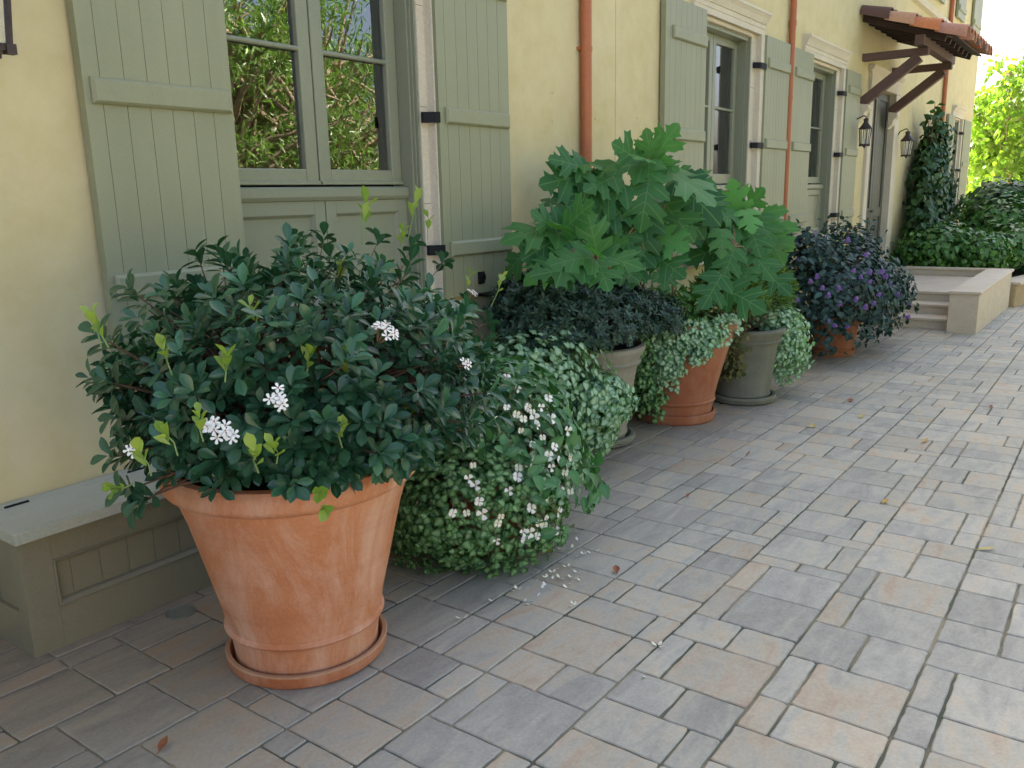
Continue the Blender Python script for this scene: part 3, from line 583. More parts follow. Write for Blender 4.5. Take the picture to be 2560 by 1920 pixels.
# ============================================================ PAVING
def sheet(name, x0, x1, y0, y1, dz, m, nx=40):
    b = MB(); xs = np.linspace(x0, x1, nx)
    for i in range(nx - 1): b.add([(xs[i], y0, gz(xs[i]) + dz), (xs[i + 1], y0, gz(xs[i + 1]) + dz), (xs[i + 1], y1, gz(xs[i + 1]) + dz), (xs[i], y1, gz(xs[i]) + dz)], [(0, 1, 2, 3)])
    return b.build(name, m, fix=False)
tag(sheet('ground', -70, 140, -90, 90, -0.022, M['ground'], 3), kind='structure')
def pavers():
    X0, X1, Y0, Y1 = -1.0, 26.0, -4.0, 3.3; nx, ny = round((X1 - X0) / .1), round((Y1 - Y0) / .1)
    rd = random.Random(5); rects = []
    j = ny
    while j > 0:
        D = min(rd.choices((3, 4, 5), (4, 4, 4))[0], j); j -= D; i = 0
        while i < nx:
            w = min(rd.choices((3, 2, 4, 1), (40, 50, 1, 9))[0], nx - i)
            if w == 4: cuts = {3: [[3]], 4: [[2, 2]], 5: [[3, 2], [2, 3]], 6: [[2, 2, 2], [3, 3]]}.get(D, [[1] * D])
            elif w == 1: cuts = {3: [[3], [2, 1]], 4: [[2, 2]], 5: [[2, 3], [3, 2]], 6: [[3, 3]]}.get(D, [[1] * D])
            else: cuts = {3: [[3], [3], [2, 1], [1, 2]], 4: [[2, 2], [2, 2], [3, 1], [1, 3]], 5: [[3, 2], [2, 3], [2, 1, 2]], 6: [[3, 3], [2, 2, 2], [3, 1, 2], [2, 3, 1]]}.get(D, [[1] * D])
            y_ = j
            for c_ in rd.choice(cuts): rects.append((i, y_, w, c_)); y_ += c_
            i += w
    b = MB(); g = 0.0035
    for i, j, w, d in rects:
        x0, x1, y0, y1 = X0 + i * .1 + g * .85, X0 + (i + w) * .1 - g * .85, Y0 + j * .1 + g * 1.35, Y0 + (j + d) * .1 - g * 1.35
        near = (x0 < 7 and y0 > -0.4)
        if x1 < 0 and not near: continue
        c = (rd.random(), rd.random(), rd.random()); h = rd.uniform(-0.0012, 0.0012); tx, ty = rd.uniform(-.003, .003), rd.uniform(-.003, .003)
        cx, cy = (x0 + x1) / 2, (y0 + y1) / 2
        def pt(x, y, z): return (x, y, gz(x) + z + h + tx * (x - cx) + ty * (y - cy))
        r = 0.0055
        pts = []
        def edge(a, b_):
            L = math.hypot(b_[0] - a[0], b_[1] - a[1]); n = max(2, int(L / 0.035)) if near else 1
            return [(a[0] + (b_[0] - a[0]) * k / n, a[1] + (b_[1] - a[1]) * k / n) for k in range(n + (0))]
        cor = [((x0 + r, y0), (x1 - r, y0)), ((x1, y0 + r), (x1, y1 - r)), ((x1 - r, y1), (x0 + r, y1)), ((x0, y1 - r), (x0, y0 + r))]
        for a, e in cor: pts += edge(a, e) + [e]
        wob = 0.0021 if near else 0.001
        out = [(x + rd.uniform(-wob, wob), y + rd.uniform(-wob, wob)) for x, y in pts]
        inn = [(cx + (x - cx) * (1 - 2 * 0.0035 / (x1 - x0)), cy + (y - cy) * (1 - 2 * 0.0035 / (y1 - y0))) for x, y in out]
        n = len(out); vs = [pt(x, y, -0.012) for x, y in out] + [pt(x, y, -0.0035) for x, y in out] + [pt(x, y, 0.0) for x, y in inn]
        fs = [(k, (k + 1) % n, n + (k + 1) % n, n + k) for k in range(n)] + [(n + k, n + (k + 1) % n, 2 * n + (k + 1) % n, 2 * n + k) for k in range(n)] + [tuple(range(2 * n, 3 * n))]
        b.add(vs, fs, 0, c)
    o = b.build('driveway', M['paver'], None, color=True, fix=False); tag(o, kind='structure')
    tag(sheet('joint_bed', X0, X1, Y0, Y1, -0.0065, M['joint'], 3), kind='structure')
pavers()
q = (1.652, 2.845)
dc = MB(); dc.lathe([(0.001, 0.004), (0.045, 0.004), (0.047, 0.002), (0.049, 0.002), (0.051, 0.006), (0.056, 0.006), (0.058, -0.01)], 40); o = dc.build('drain_cover', M['greydark'], smooth=True, loc=(q[0], q[1], gz(q[0]) + .001))
tag(o, 'round dark drain cover set in the pavers in front of the bench', 'drain cover')
# ============================================================ POTS
def pot_profile(kind, H, R, rb):
    """outside going up, over the lip, down the inside to the soil"""
    if kind == 'big':
        s = H
        return [(0.001, 0.004), (rb, 0.0), (rb + .004, 0.012), (rb + .014, s * .15), (rb + .019, s * .175), (rb + .030, s * .185), (rb + .035, s * .196), (rb + .031, s * .207), (rb + .025, s * .215), (rb + .036, s * .30), (R - .070, s * .74), (R - .042, s * .865),
                (R - .040, s * .875), (R - .030, s * .882), (R - .010, s * .90), (R, s * .92), (R - .002, s * .965), (R - .018, s * .995), (R - .040, s), (R - .058, s * .985), (R - .066, s * .90), (0.001, s * .90)]
    if kind == 'grey':
        s = H
        return [(0.001, .004), (rb, 0), (rb + .006, .02), (rb + .012, s * .08), (rb + .02, s * .09), (rb + .02, s * .11), (rb + .014, s * .13), (R - .06, s * .74), (R - .045, s * .80), (R - .032, s * .81), (R - .026, s * .83), (R - .038, s * .85), (R - .026, s * .90), (R - .006, s * .94), (R, s * .965), (R - .006, s * .99), (R - .03, s), (R - .045, s * .98), (R - .055, s * .9), (.001, s * .9)]
def pot(name, x, y, kind, H, R, rb, mt, label, z=0.012, sr=None, sh=0.05, smat=None, slabel=None, deep=False):
    t = empty(name, (x, y, gz(x) + z), label=label, cat='pot')
    o = MB().lathe(pot_profile(kind, H, R, rb), 72, wob=0.004).build('pot_body', mt, t, smooth=True)
    MB().lathe([(0.001, H * .93), (R * .5, H * .935), (R - .062, H * .92)], 36).build('soil', M['soil'], t, smooth=True)
    if sr:
        if kind == 'grey': pr = [(.001, 0), (sr * .86, 0), (sr * .93, .008), (sr * .985, sh * .35), (sr * .97, sh * .45), (sr, sh * .6), (sr, sh * .85), (sr - .008, sh), (sr - .028, sh * .98), (sr - .04, sh * .6), (sr - .06, .011), (.001, .011)]
        else: pr = [(.001, 0), (sr - .02, 0), (sr - .008, .006), (sr, sh * .3), (sr + .004, sh - .004), (sr, sh), (sr - .012, sh), (sr - .016, sh - .006), (sr - .022, .012), (.001, .011)]
        s = MB().lathe(pr, 72).build('saucer', smat or mt, smooth=True, loc=(x, y, gz(x) + 0.001)); tag(s, slabel, 'saucer')
    return t
POTS = dict(big=(1.76, 2.218), hid=(2.86, 2.30), g1=(4.75, 2.80), t2=(5.664, 2.62), g2=(6.504, 2.408), t3=(9.18, 2.443))
pot('terracotta_pot', *POTS['big'], 'big', 0.725, 0.425, 0.243, M['terra'], 'large orange terracotta pot in the foreground holding the broad dark green shrub', sr=0.278, sh=0.055, smat=M['saucer'], slabel='terracotta saucer under the large foreground pot')
pot('terracotta_pot', *POTS['hid'], 'big', 0.36, 0.24, 0.16, M['terra2'], 'low terracotta pot buried in the foliage of the white-flowered begonia')
pot('stoneware_pot', *POTS['g1'], 'grey', 0.66, 0.352, 0.215, M['grey'], 'beige stoneware pot with a grey ringed saucer, half hidden by silvery foliage', sr=0.288, sh=0.062, smat=M['greydark'], slabel='wide grey ringed saucer beside the silvery trailing foliage')
pot('terracotta_pot', *POTS['t2'], 'big', 0.74, 0.455, 0.262, M['terra2'], 'middle terracotta pot with trailing foliage over its rim, between two grey pots', sr=0.296, sh=0.075, slabel='terracotta saucer under the middle pot')
pot('stoneware_pot', *POTS['g2'], 'grey', 0.60, 0.315, 0.195, M['greydark'], 'mossy grey stoneware pot right of the middle terracotta pot', sr=0.262, sh=0.065, smat=M['greydark'], slabel='mossy grey saucer right of the middle terracotta pot')
pot('terracotta_pot', *POTS['t3'], 'big', 0.42, 0.33, 0.20, M['terra2'], 'small terracotta pot under the purple-flowered bush near the steps', sr=0.235, sh=0.06, slabel='terracotta saucer under the purple-flowered bush')

# ============================================================ LEAVES
def leaf_grid(hw, nrow, ncol, droop=0.0, fold=0.0, cup=0.0, ragged=0.0):
    """rows along x 0..1, half width hw(t); returns verts, quads, mid attribute"""
    V = []; A = []; F = []
    for i in range(nrow + 1):
        t = i / nrow; h = hw(t)
        for j in range(ncol + 1):
            s = j / ncol * 2 - 1
            V.append((t, s * h, abs(s) * h * fold - droop * t * t + cup * (t - .5) ** 2 * 0)); A.append(1 - abs(s) ** 1.5 if 0 < i < nrow else 0.0)
    w = ncol + 1
    for i in range(nrow):
        for j in range(ncol): F.append((i * w + j, (i + 1) * w + j, (i + 1) * w + j + 1, i * w + j + 1))
    return np.array(V), np.array(F), np.array(A)
obov = lambda t: 0.245 * (math.sin(PI * min(1, t ** 1.45)) ** 0.75) + 0.012 * (1 - t)
ovate = lambda t: 0.30 * math.sin(PI * min(1, t ** 0.72)) ** 0.9 + 0.008
heart = lambda t: [0.20, 0.44, 0.46, 0.36, 0.19, 0.0][int(round(t * 5))]
lanc = lambda t: 0.12 * math.sin(PI * t ** 0.8) + 0.004
wing = lambda t: [0.10, 0.34, 0.33, 0.20, 0.0][int(round(t * 4))]
T_haw = leaf_grid(obov, 6, 2, 0.10, 0.35); T_new = leaf_grid(obov, 4, 2, -0.05, 0.5)
T_ov = leaf_grid(ovate, 4, 2, 0.15, 0.3); T_heart = leaf_grid(heart, 5, 4, 0.22, 0.12); T_lanc = leaf_grid(lanc, 4, 2, 0.35, 0.3); T_wing = leaf_grid(wing, 4, 2, 0.2, 0.35)
T_small = leaf_grid(lambda t: 0.20 * math.sin(PI * t) + .01, 2, 2, 0.1, 0.3); T_strip = leaf_grid(lambda t: 0.11 * math.sin(PI * t) + .004, 2, 1, 0.2, 0.0)
def oak_template(droop, cupf, wav, seed):
    rd = random.Random(seed)
    out = [(0, 0), (-.05, .09), (-.05, .20), (.0, .24), (.02, .35), (.10, .36), (.14, .46), (.22, .41), (.31, .45), (.32, .30), (.33, .16), (.40, .17), (.45, .30), (.53, .36), (.60, .49), (.67, .40), (.77, .41), (.72, .27), (.66, .13), (.74, .15), (.82, .24), (.86, .15), (.93, .12), (1.0, 0)]
    mx = [0, .0, .01, .03, .05, .08, .11, .15, .19, .23, .28, .33, .38, .43, .48, .53, .58, .63, .68, .74, .80, .87, .94, 1.0]
    out = [(x + rd.uniform(-.015, .015) * (0 < x < 1), y * rd.uniform(.93, 1.07)) for x, y in out]
    V = []; F = []; A = []; n = len(out); K = 5
    def z(x, y): return -droop * x * x + cupf * abs(y) - 0.35 * y * y + wav * math.sin(9 * x + 3) * abs(y)
    for i in range(n):
        for j in range(-K, K + 1):
            f = abs(j) / K; x = mx[i] + (out[i][0] - mx[i]) * f; y = out[i][1] * f * (1 if j > 0 else -1)
            V.append((x, y, z(x, y))); A.append(1 - f)
    w = 2 * K + 1
    for i in range(n - 1):
        for j in range(2 * K): F.append((i * w + j, (i + 1) * w + j, (i + 1) * w + j + 1, i * w + j + 1))
    return np.array(V), np.array(F), np.array(A)
T_oak = [oak_template(.18, .10, .05, 1), oak_template(.32, .05, -.07, 2), oak_template(.08, .18, .06, 3), oak_template(.45, .02, .08, 4)]

def norm(a): return a / (np.linalg.norm(a, axis=-1, keepdims=True) + 1e-9)
class Leaves:
    def __init__(s): s.V = []; s.F = []; s.R = []; s.A = []; s.U = []; s.n = 0
    def put(s, T, P, D, Nn, S, rnd, wid=1.0):
        V, F, A = T; P = np.asarray(P, float).reshape(-1, 3); k = len(P)
        if k == 0: return
        D = norm(np.asarray(D, float).reshape(-1, 3)); Nn = np.asarray(Nn, float).reshape(-1, 3)
        Y = norm(np.cross(Nn, D)); Z = np.cross(D, Y); S = np.broadcast_to(np.asarray(S, float), (k,)); W = np.broadcast_to(np.asarray(wid, float), (k,))
        W3 = V[None, :, 0, None] * D[:, None] + V[None, :, 1, None] * W[:, None, None] * Y[:, None] + V[None, :, 2, None] * Z[:, None]
        s.V.append((P[:, None] + W3 * S[:, None, None]).reshape(-1, 3))
        s.F.append((F[None] + (np.arange(k) * len(V))[:, None, None] + s.n).reshape(-1, 4)); s.n += k * len(V)
        s.R.append(np.repeat(np.broadcast_to(np.asarray(rnd, float), (k,)), len(V))); s.A.append(np.tile(A, k)); s.U.append(np.tile(V, (k, 1)))
    def build(s, name, m, parent=None, org=(0, 0, 0)):
        V = np.concatenate(s.V) - np.array(org); F = np.concatenate(s.F).astype(np.int32)
        me = bpy.data.meshes.new(name); me.vertices.add(len(V)); me.vertices.foreach_set('co', V.ravel().astype(np.float32))
        me.loops.add(F.size); me.loops.foreach_set('vertex_index', F.ravel()); me.polygons.add(len(F)); me.polygons.foreach_set('loop_start', np.arange(0, F.size, 4, dtype=np.int32))
        me.update(calc_edges=True); me.polygons.foreach_set('use_smooth', np.ones(len(F), bool))
        for nm, dat in (('rnd', np.concatenate(s.R)), ('mid', np.concatenate(s.A))):
            a = me.attributes.new(nm, 'FLOAT', 'POINT'); a.data.foreach_set('value', dat.astype(np.float32))
        if 'veins' in name or m is M['L_oak']:
            a = me.attributes.new('luv', 'FLOAT_VECTOR', 'POINT'); a.data.foreach_set('vector', np.concatenate(s.U).ravel().astype(np.float32))
        me.materials.append(m); o = bpy.data.objects.new(name, me); COL.objects.link(o)
        if parent: o.parent = parent
        return o
def sph(n, zlo=-1, zhi=1):
    z = RNG.uniform(zlo, zhi, n); a = RNG.uniform(0, 2 * PI, n); r = np.sqrt(1 - z * z); return np.stack([r * np.cos(a), r * np.sin(a), z], 1)
def lump(d, seed, k=3, amp=0.15):
    rs = np.random.default_rng(seed); o = np.ones(len(d))
    for _ in range(k * 3):
        c = norm(rs.normal(size=3)); o += amp * rs.uniform(-.7, 1) * np.clip((d @ c - 0.55) / 0.45, 0, 1)
    return o
def perp(d):
    r = RNG.normal(size=d.shape); r -= (r * d).sum(1, keepdims=True) * d; return norm(r)
def ellip_hit(u, v, c, r):    # first meeting of a sight line with a crown's surface
    d = rayd(u, v); o = (np.array([0, 0, CAMH]) - c) / r; e = d / r; A = e @ e; B = o @ e; Cc = o @ o - 1; D = B * B - A * Cc
    t = (-B - math.sqrt(max(D, 0))) / A; P = np.array([0, 0, CAMH]) + d * t; return P, norm((P - c) / r ** 2)
def thing0(name, label, cat, group=None): return Empty0(name, label=label, cat=cat, group=group)

# ---- small white five-petalled flower cluster, local at origin facing +z
def flower_mesh(name, n=5, r=0.016, w=0.006, centre=None, cup=0.35, mt='petal', heads=1, spread=0.0, seed=0):
    b = MB(); rd = random.Random(seed)
    for h in range(heads):
        a0 = rd.uniform(0, 6); ra = spread * math.sqrt(rd.random()) if h else 0; cx, cy = ra * math.cos(a0), ra * math.sin(a0); cz = rd.uniform(0, spread * .5); tl = Vector((cx * 10, cy * 10, 1)).normalized() if spread else Vector((0, 0, 1))
        Rm = Vector((0, 0, 1)).rotation_difference(tl).to_matrix()
        for k in range(n):
            a = 2 * PI * (k + rd.uniform(-.12, .12)) / n; ca, sa = math.cos(a), math.sin(a)
            q = [(0.0015, -.001), (r * .45, -w * .75), (r * .85, -w), (r, 0), (r * .85, w), (r * .45, w * .75), (0.0015, .001)]
            vs = [Rm @ Vector((x * ca - y * sa, x * sa + y * ca, cup * x * (1 - .6 * x / r) - abs(y) * 0.15)) + Vector((cx, cy, cz)) for x, y in q]
            b.add(vs, [tuple(range(7))], 0)
        p = [Rm @ Vector(v) + Vector((cx, cy, cz)) for v in ((0, 0, -.002), (0, 0, r * .3))]; b.tube(p, [r * .13, r * .10], 6, 1)
        b.tube([Vector((cx, cy, cz)), Vector((cx * .2, cy * .2, -spread - .01))], 0.0009, 4, 2)
    me = b.build(name, [M[mt], M[centre or 'yellow'], M['stemr']], fix=False); d = me.data; bpy.data.objects.remove(me); return d
def place_flower(mesh, name, P, Nn, parent, s=1.0, org=(0, 0, 0)):
    o = bpy.data.objects.new(name, mesh); COL.objects.link(o); o.parent = parent
    q = Vector((0, 0, 1)).rotation_difference(Vector(Nn)); o.rotation_mode = 'QUATERNION'; o.rotation_quaternion = q; o.location = Vector(P) - Vector(org); o.scale = (s, s, s); return o

def stems(b, base, tips, r0, r1, mids=0.4, n=5, seed=0, jit=0.03):
    rd = random.Random(seed)
    for T in tips:
        T = Vector(T); B_ = Vector(base) + Vector((rd.uniform(-.08, .08), rd.uniform(-.08, .08), 0)); m_ = B_.lerp(T, .5) + Vector((rd.uniform(-jit, jit), rd.uniform(-jit, jit), 0.07)); m_.z = max(m_.z, B_.z + (T.z - B_.z) * .35 + 0.05)
        b.tube([B_, B_.lerp(m_, .6) + Vector((0, 0, .03)), m_, m_.lerp(T, .55) + Vector((0, 0, .012)), T], [r0, r0 * .85, r0 * .65, (r0 + r1) / 2.3, r1], n, cap=False)

# ============================================================ PLANT 1: broad hawthorn-like shrub
def hawthorn():
    t = thing0('shrub', 'dark glossy shrub with lime shoots and few white flower clusters in the large foreground pot', 'shrub')
    c = np.array([1.80, 2.18, 0.93]); r = np.array([0.68, 0.62, 0.425]); org = (1.76, 2.218, 0.62)
    d = sph(1180, -0.62, 1.0); L = lump(d, 5, 5, 0.17); f = RNG.uniform(0.42, 1.0, len(d)) ** 0.5 * L * RNG.uniform(0.90, 1.08, len(d)); P = c + d * r * f[:, None]
    # keep clear of the pot wall; let the skirt spill over the lip
    rad = np.hypot(P[:, 0] - 1.76, P[:, 1] - 2.218); keep = (P[:, 2] > 0.77) | ((rad > 0.42) & (P[:, 2] > 0.66) & (P[:, 0] + P[:, 1] > 3.95)) | ((rad > 0.3) & (rad < .48) & (P[:, 2] > 0.70) & (P[:, 0] > 1.62) & (P[:, 1] < 2.1)); keep &= P[:, 1] < 3.12; P = P[keep]; d = d[keep]; f = f[keep]
    gap = np.sin(P[:, 0] * 13 + 1) * np.sin(P[:, 1] * 12) * np.sin(P[:, 2] * 14 + 2); kk = (gap < .34) | (f < .9); P = P[kk]; d = d[kk]; f = f[kk]
    ax = norm(d * np.array([1, 1, .8]) + np.array([0, 0, 0.45]) + RNG.normal(size=d.shape) * .22)
    Lv = Leaves(); tips = []
    for i in range(len(P)):
        k = RNG.integers(7, 12); a = ax[i]; p1 = perp(a[None])[0]; p2 = np.cross(a, p1); an = np.arange(k) * 2.399 + RNG.uniform(0, 6); el = np.linspace(0.15, 1.15, k)[::-1] + RNG.normal(size=k) * .12
        D = (np.cos(an)[:, None] * p1 + np.sin(an)[:, None] * p2) * np.cos(el * 0 + (0.5 * PI - (0.55 + (1.15 - el) * .85)))[:, None] + a * np.sin(0.5 * PI - (0.55 + (1.15 - el) * .85))[:, None]
        D = norm(D + np.array([0, 0, -0.12])); off = -a * (np.linspace(0.0, 0.035, k)[:, None])
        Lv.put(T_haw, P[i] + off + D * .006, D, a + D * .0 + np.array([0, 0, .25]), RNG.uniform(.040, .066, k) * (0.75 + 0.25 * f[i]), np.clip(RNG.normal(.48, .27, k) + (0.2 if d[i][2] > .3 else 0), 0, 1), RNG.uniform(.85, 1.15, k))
        tips.append(P[i] - a * 0.03)
    # sprays that break the outline
    extra = [(420, 545, 2.35), (470, 535, 2.35), (270, 615, 2.3), (205, 720, 2.2), (225, 820, 2.2), (240, 900, 2.2), (232, 985, 2.2), (262, 1060, 2.15), (285, 1095, 2.15), (700, 505, 2.4), (640, 510, 2.35), (820, 510, 2.45), (1060, 690, 2.4), (1045, 760, 2.4), (1010, 650, 2.4), (960, 560, 2.5), (895, 520, 2.5), (1020, 890, 2.3), (300, 1080, 2.1)]
    for u, v, Y in extra:
        p = np.array(at(u, v, Y)); a = norm(norm(p - c) + np.array([0, 0, .35])); k = 8; p1 = perp(a[None])[0]; p2 = np.cross(a, p1); an = np.arange(k) * 2.399
        D = norm((np.cos(an)[:, None] * p1 + np.sin(an)[:, None] * p2) + a * RNG.uniform(.1, .9, k)[:, None]); Lv.put(T_haw, p - a * np.linspace(0, .05, k)[:, None], D, a + np.array([0, 0, .3]), RNG.uniform(.05, .072, k), RNG.uniform(.3, .8, k)); tips.append(p - a * .03)
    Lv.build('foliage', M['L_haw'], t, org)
    b = MB(); stems(b, (1.76, 2.218, 0.635), tips[:-19:2] + tips[-19:], 0.007, 0.002, n=4, seed=2, jit=.08); b.v = [(x - org[0], y - org[1], z - org[2]) for x, y, z in b.v]; b.build('stem', M['twig'], t, smooth='full', fix=False)
    # lime new shoots (u,v,plane y, height)
    SB = []; SH = []
    lst = [(790, 440, 2.35, .12), (900, 425, 2.5, .16), (925, 470, 2.5, .06), (1015, 590, 2.5, .08), (1085, 600, 2.45, .12), (540, 660, 1.95, .07), (200, 680, 2.15, .05), (735, 575, 2.1, .05), (815, 650, 2.0, .04), (350, 745, 1.95, .05), (745, 770, 1.75, .05), (350, 930, 1.75, .04), (300, 975, 1.8, .03), (550, 975, 1.6, .04), (590, 960, 1.6, .03), (835, 880, 1.7, .05), (875, 885, 1.72, .04), (740, 915, 1.65, .04), (985, 905, 1.95, .05), (860, 1005, 1.72, .04), (690, 1065, 1.62, .02), (700, 1100, 1.62, .01), (240, 1055, 2.0, .03), (670, 765, 1.8, .03), (940, 700, 2.1, .05), (1040, 880, 2.2, .03), (870, 500, 2.4, .05), (430, 895, 1.7, .03), (205, 700, 2.1, .03), (490, 770, 1.8, .03)]
    for u, v, Y, h in lst:
        sh = Leaves(); SH.append(sh); p = np.array(at(u, v, Y)); outw = norm((p - c) * np.array([1, 1, 0])); a = norm(outw * .35 + np.array([0, 0, 1]) + RNG.normal(size=3) * .12)
        if v > 980: a = norm(outw + np.array([0, 0, .15]))
        base = p - a * (h + .04); sb = MB(); sb.tube([base, base + (p - base) * .5 + RNG.normal(size=3) * .005, p], [.0022, .0019, .0015], 5); SB.append(sb)
        k = RNG.integers(4, 7); p1 = perp(a[None])[0]; p2 = np.cross(a, p1); an = np.arange(k) * 2.399; sp = RNG.uniform(.35, 1.1, k)[:, None]
        D = norm((np.cos(an)[:, None] * p1 + np.sin(an)[:, None] * p2) * sp + a); sh.put(T_new, p - a * (np.linspace(0, .03 + h * .4, k)[:, None]), D, a * .3 + perp(D) * .2 - (np.cos(an)[:, None] * p1 + np.sin(an)[:, None] * p2), RNG.uniform(.03, .055, k) * (1.35 if h > .09 else 1), RNG.uniform(.1, .95, k), 1.15)
    sh = Leaves(); SH.append(sh); d2 = sph(1, -.2, 1); P2 = c + d2 * r * 1.0
    for p, dd in zip(P2, d2):
        a = norm(dd * .5 + np.array([0, 0, .8])); k = 4; p1 = perp(a[None])[0]; p2 = np.cross(a, p1); an = np.arange(k) * 2.399
        D = norm((np.cos(an)[:, None] * p1 + np.sin(an)[:, None] * p2) * .4 + a); sh.put(T_new, np.repeat(p[None], k, 0), D, -(np.cos(an)[:, None] * p1 + np.sin(an)[:, None] * p2), RNG.uniform(.02, .038, k), RNG.uniform(.1, .8, k)); sb = MB(); sb.tube([p - a * .05, p], [.002, .0016], 4); SB.append(sb)
    for q_, sb in zip(SH, SB):
        o_ = q_.build('new_shoot', M['L_new'], t, org); sb.v = [(x - org[0], y - org[1], z - org[2]) for x, y, z in sb.v]; sb.build('stem', M['stemg'], o_, fix=False)
    fm = [flower_mesh('flower_cluster', 5, .017, .0042, 'pistil', .3, heads=9, spread=.030, seed=s) for s in (1, 2)]; f1 = flower_mesh('flower_cluster', 5, .016, .004, 'pistil', .3, heads=3, spread=.016, seed=4)
    for i, (u, v, mm_) in enumerate(((606, 868, fm[0]), (470, 930, fm[1]), (497, 938, f1), (824, 728, fm[1]), (1008, 640, f1), (990, 787, f1), (292, 968, f1), (455, 915, f1))):
        P_, n_ = ellip_hit(u, v, c, r * 1.03); place_flower(mm_, 'flower_cluster', P_ + n_ * .02, norm(n_ + np.array([0, -.4, .5])), t, 1.0, org)
    t.location = org
hawthorn()

def mound(Lv, T, c, r, n, size, seed, zlo=-1, amp=.12, depth=(.75, 1.0), up=.25, flat_=0.5, clip=None, wid=1.0, rndmu=.5, floor=True):
    d = sph(n, zlo, 1); L = lump(d, seed, 5, amp); f = RNG.uniform(depth[0], depth[1], n) * L; P = c + d * r * f[:, None]
    nn = norm(d / r); k = P[:, 1] < WY - .03
    if floor: k &= P[:, 2] > gz(P[:, 0]) + .012
    if clip is not None: k &= clip(P)
    P, nn, f = P[k], nn[k], f[k]; n = len(P)
    t_ = perp(nn); D = norm(t_ * 1.0 + nn * flat_ + np.array([0, 0, -.35])); Nn = nn + np.array([0, 0, up]) + RNG.normal(size=(n, 3)) * .35
    Lv.put(T, P, D, Nn, RNG.uniform(size[0], size[1], n), np.clip(RNG.normal(rndmu, .22, n), 0, 1), wid); return P, nn
def drape(Lv, T, pts, n, size, rad=.04, rndmu=.5, seed=0):
    """trailing strand: leaves along a hanging path"""
    pts = np.array(pts, float)
    s = RNG.uniform(0, len(pts) - 1.001, n); i = s.astype(int); fr = (s - i)[:, None]; P = pts[i] * (1 - fr) + pts[i + 1] * fr + RNG.normal(size=(n, 3)) * rad * .5
    k = P[:, 2] > gz(P[:, 0]) + .012; P = P[k]; n = len(P)
    out = norm(np.array([-.45, -1, .35]) + RNG.normal(size=(n, 3)) * .4); D = norm(RNG.normal(size=(n, 3)) * .6 + np.array([0, -.2, -.7])); Lv.put(T, P, D, out, RNG.uniform(size[0], size[1], n), np.clip(RNG.normal(rndmu, .2, n), 0, 1))

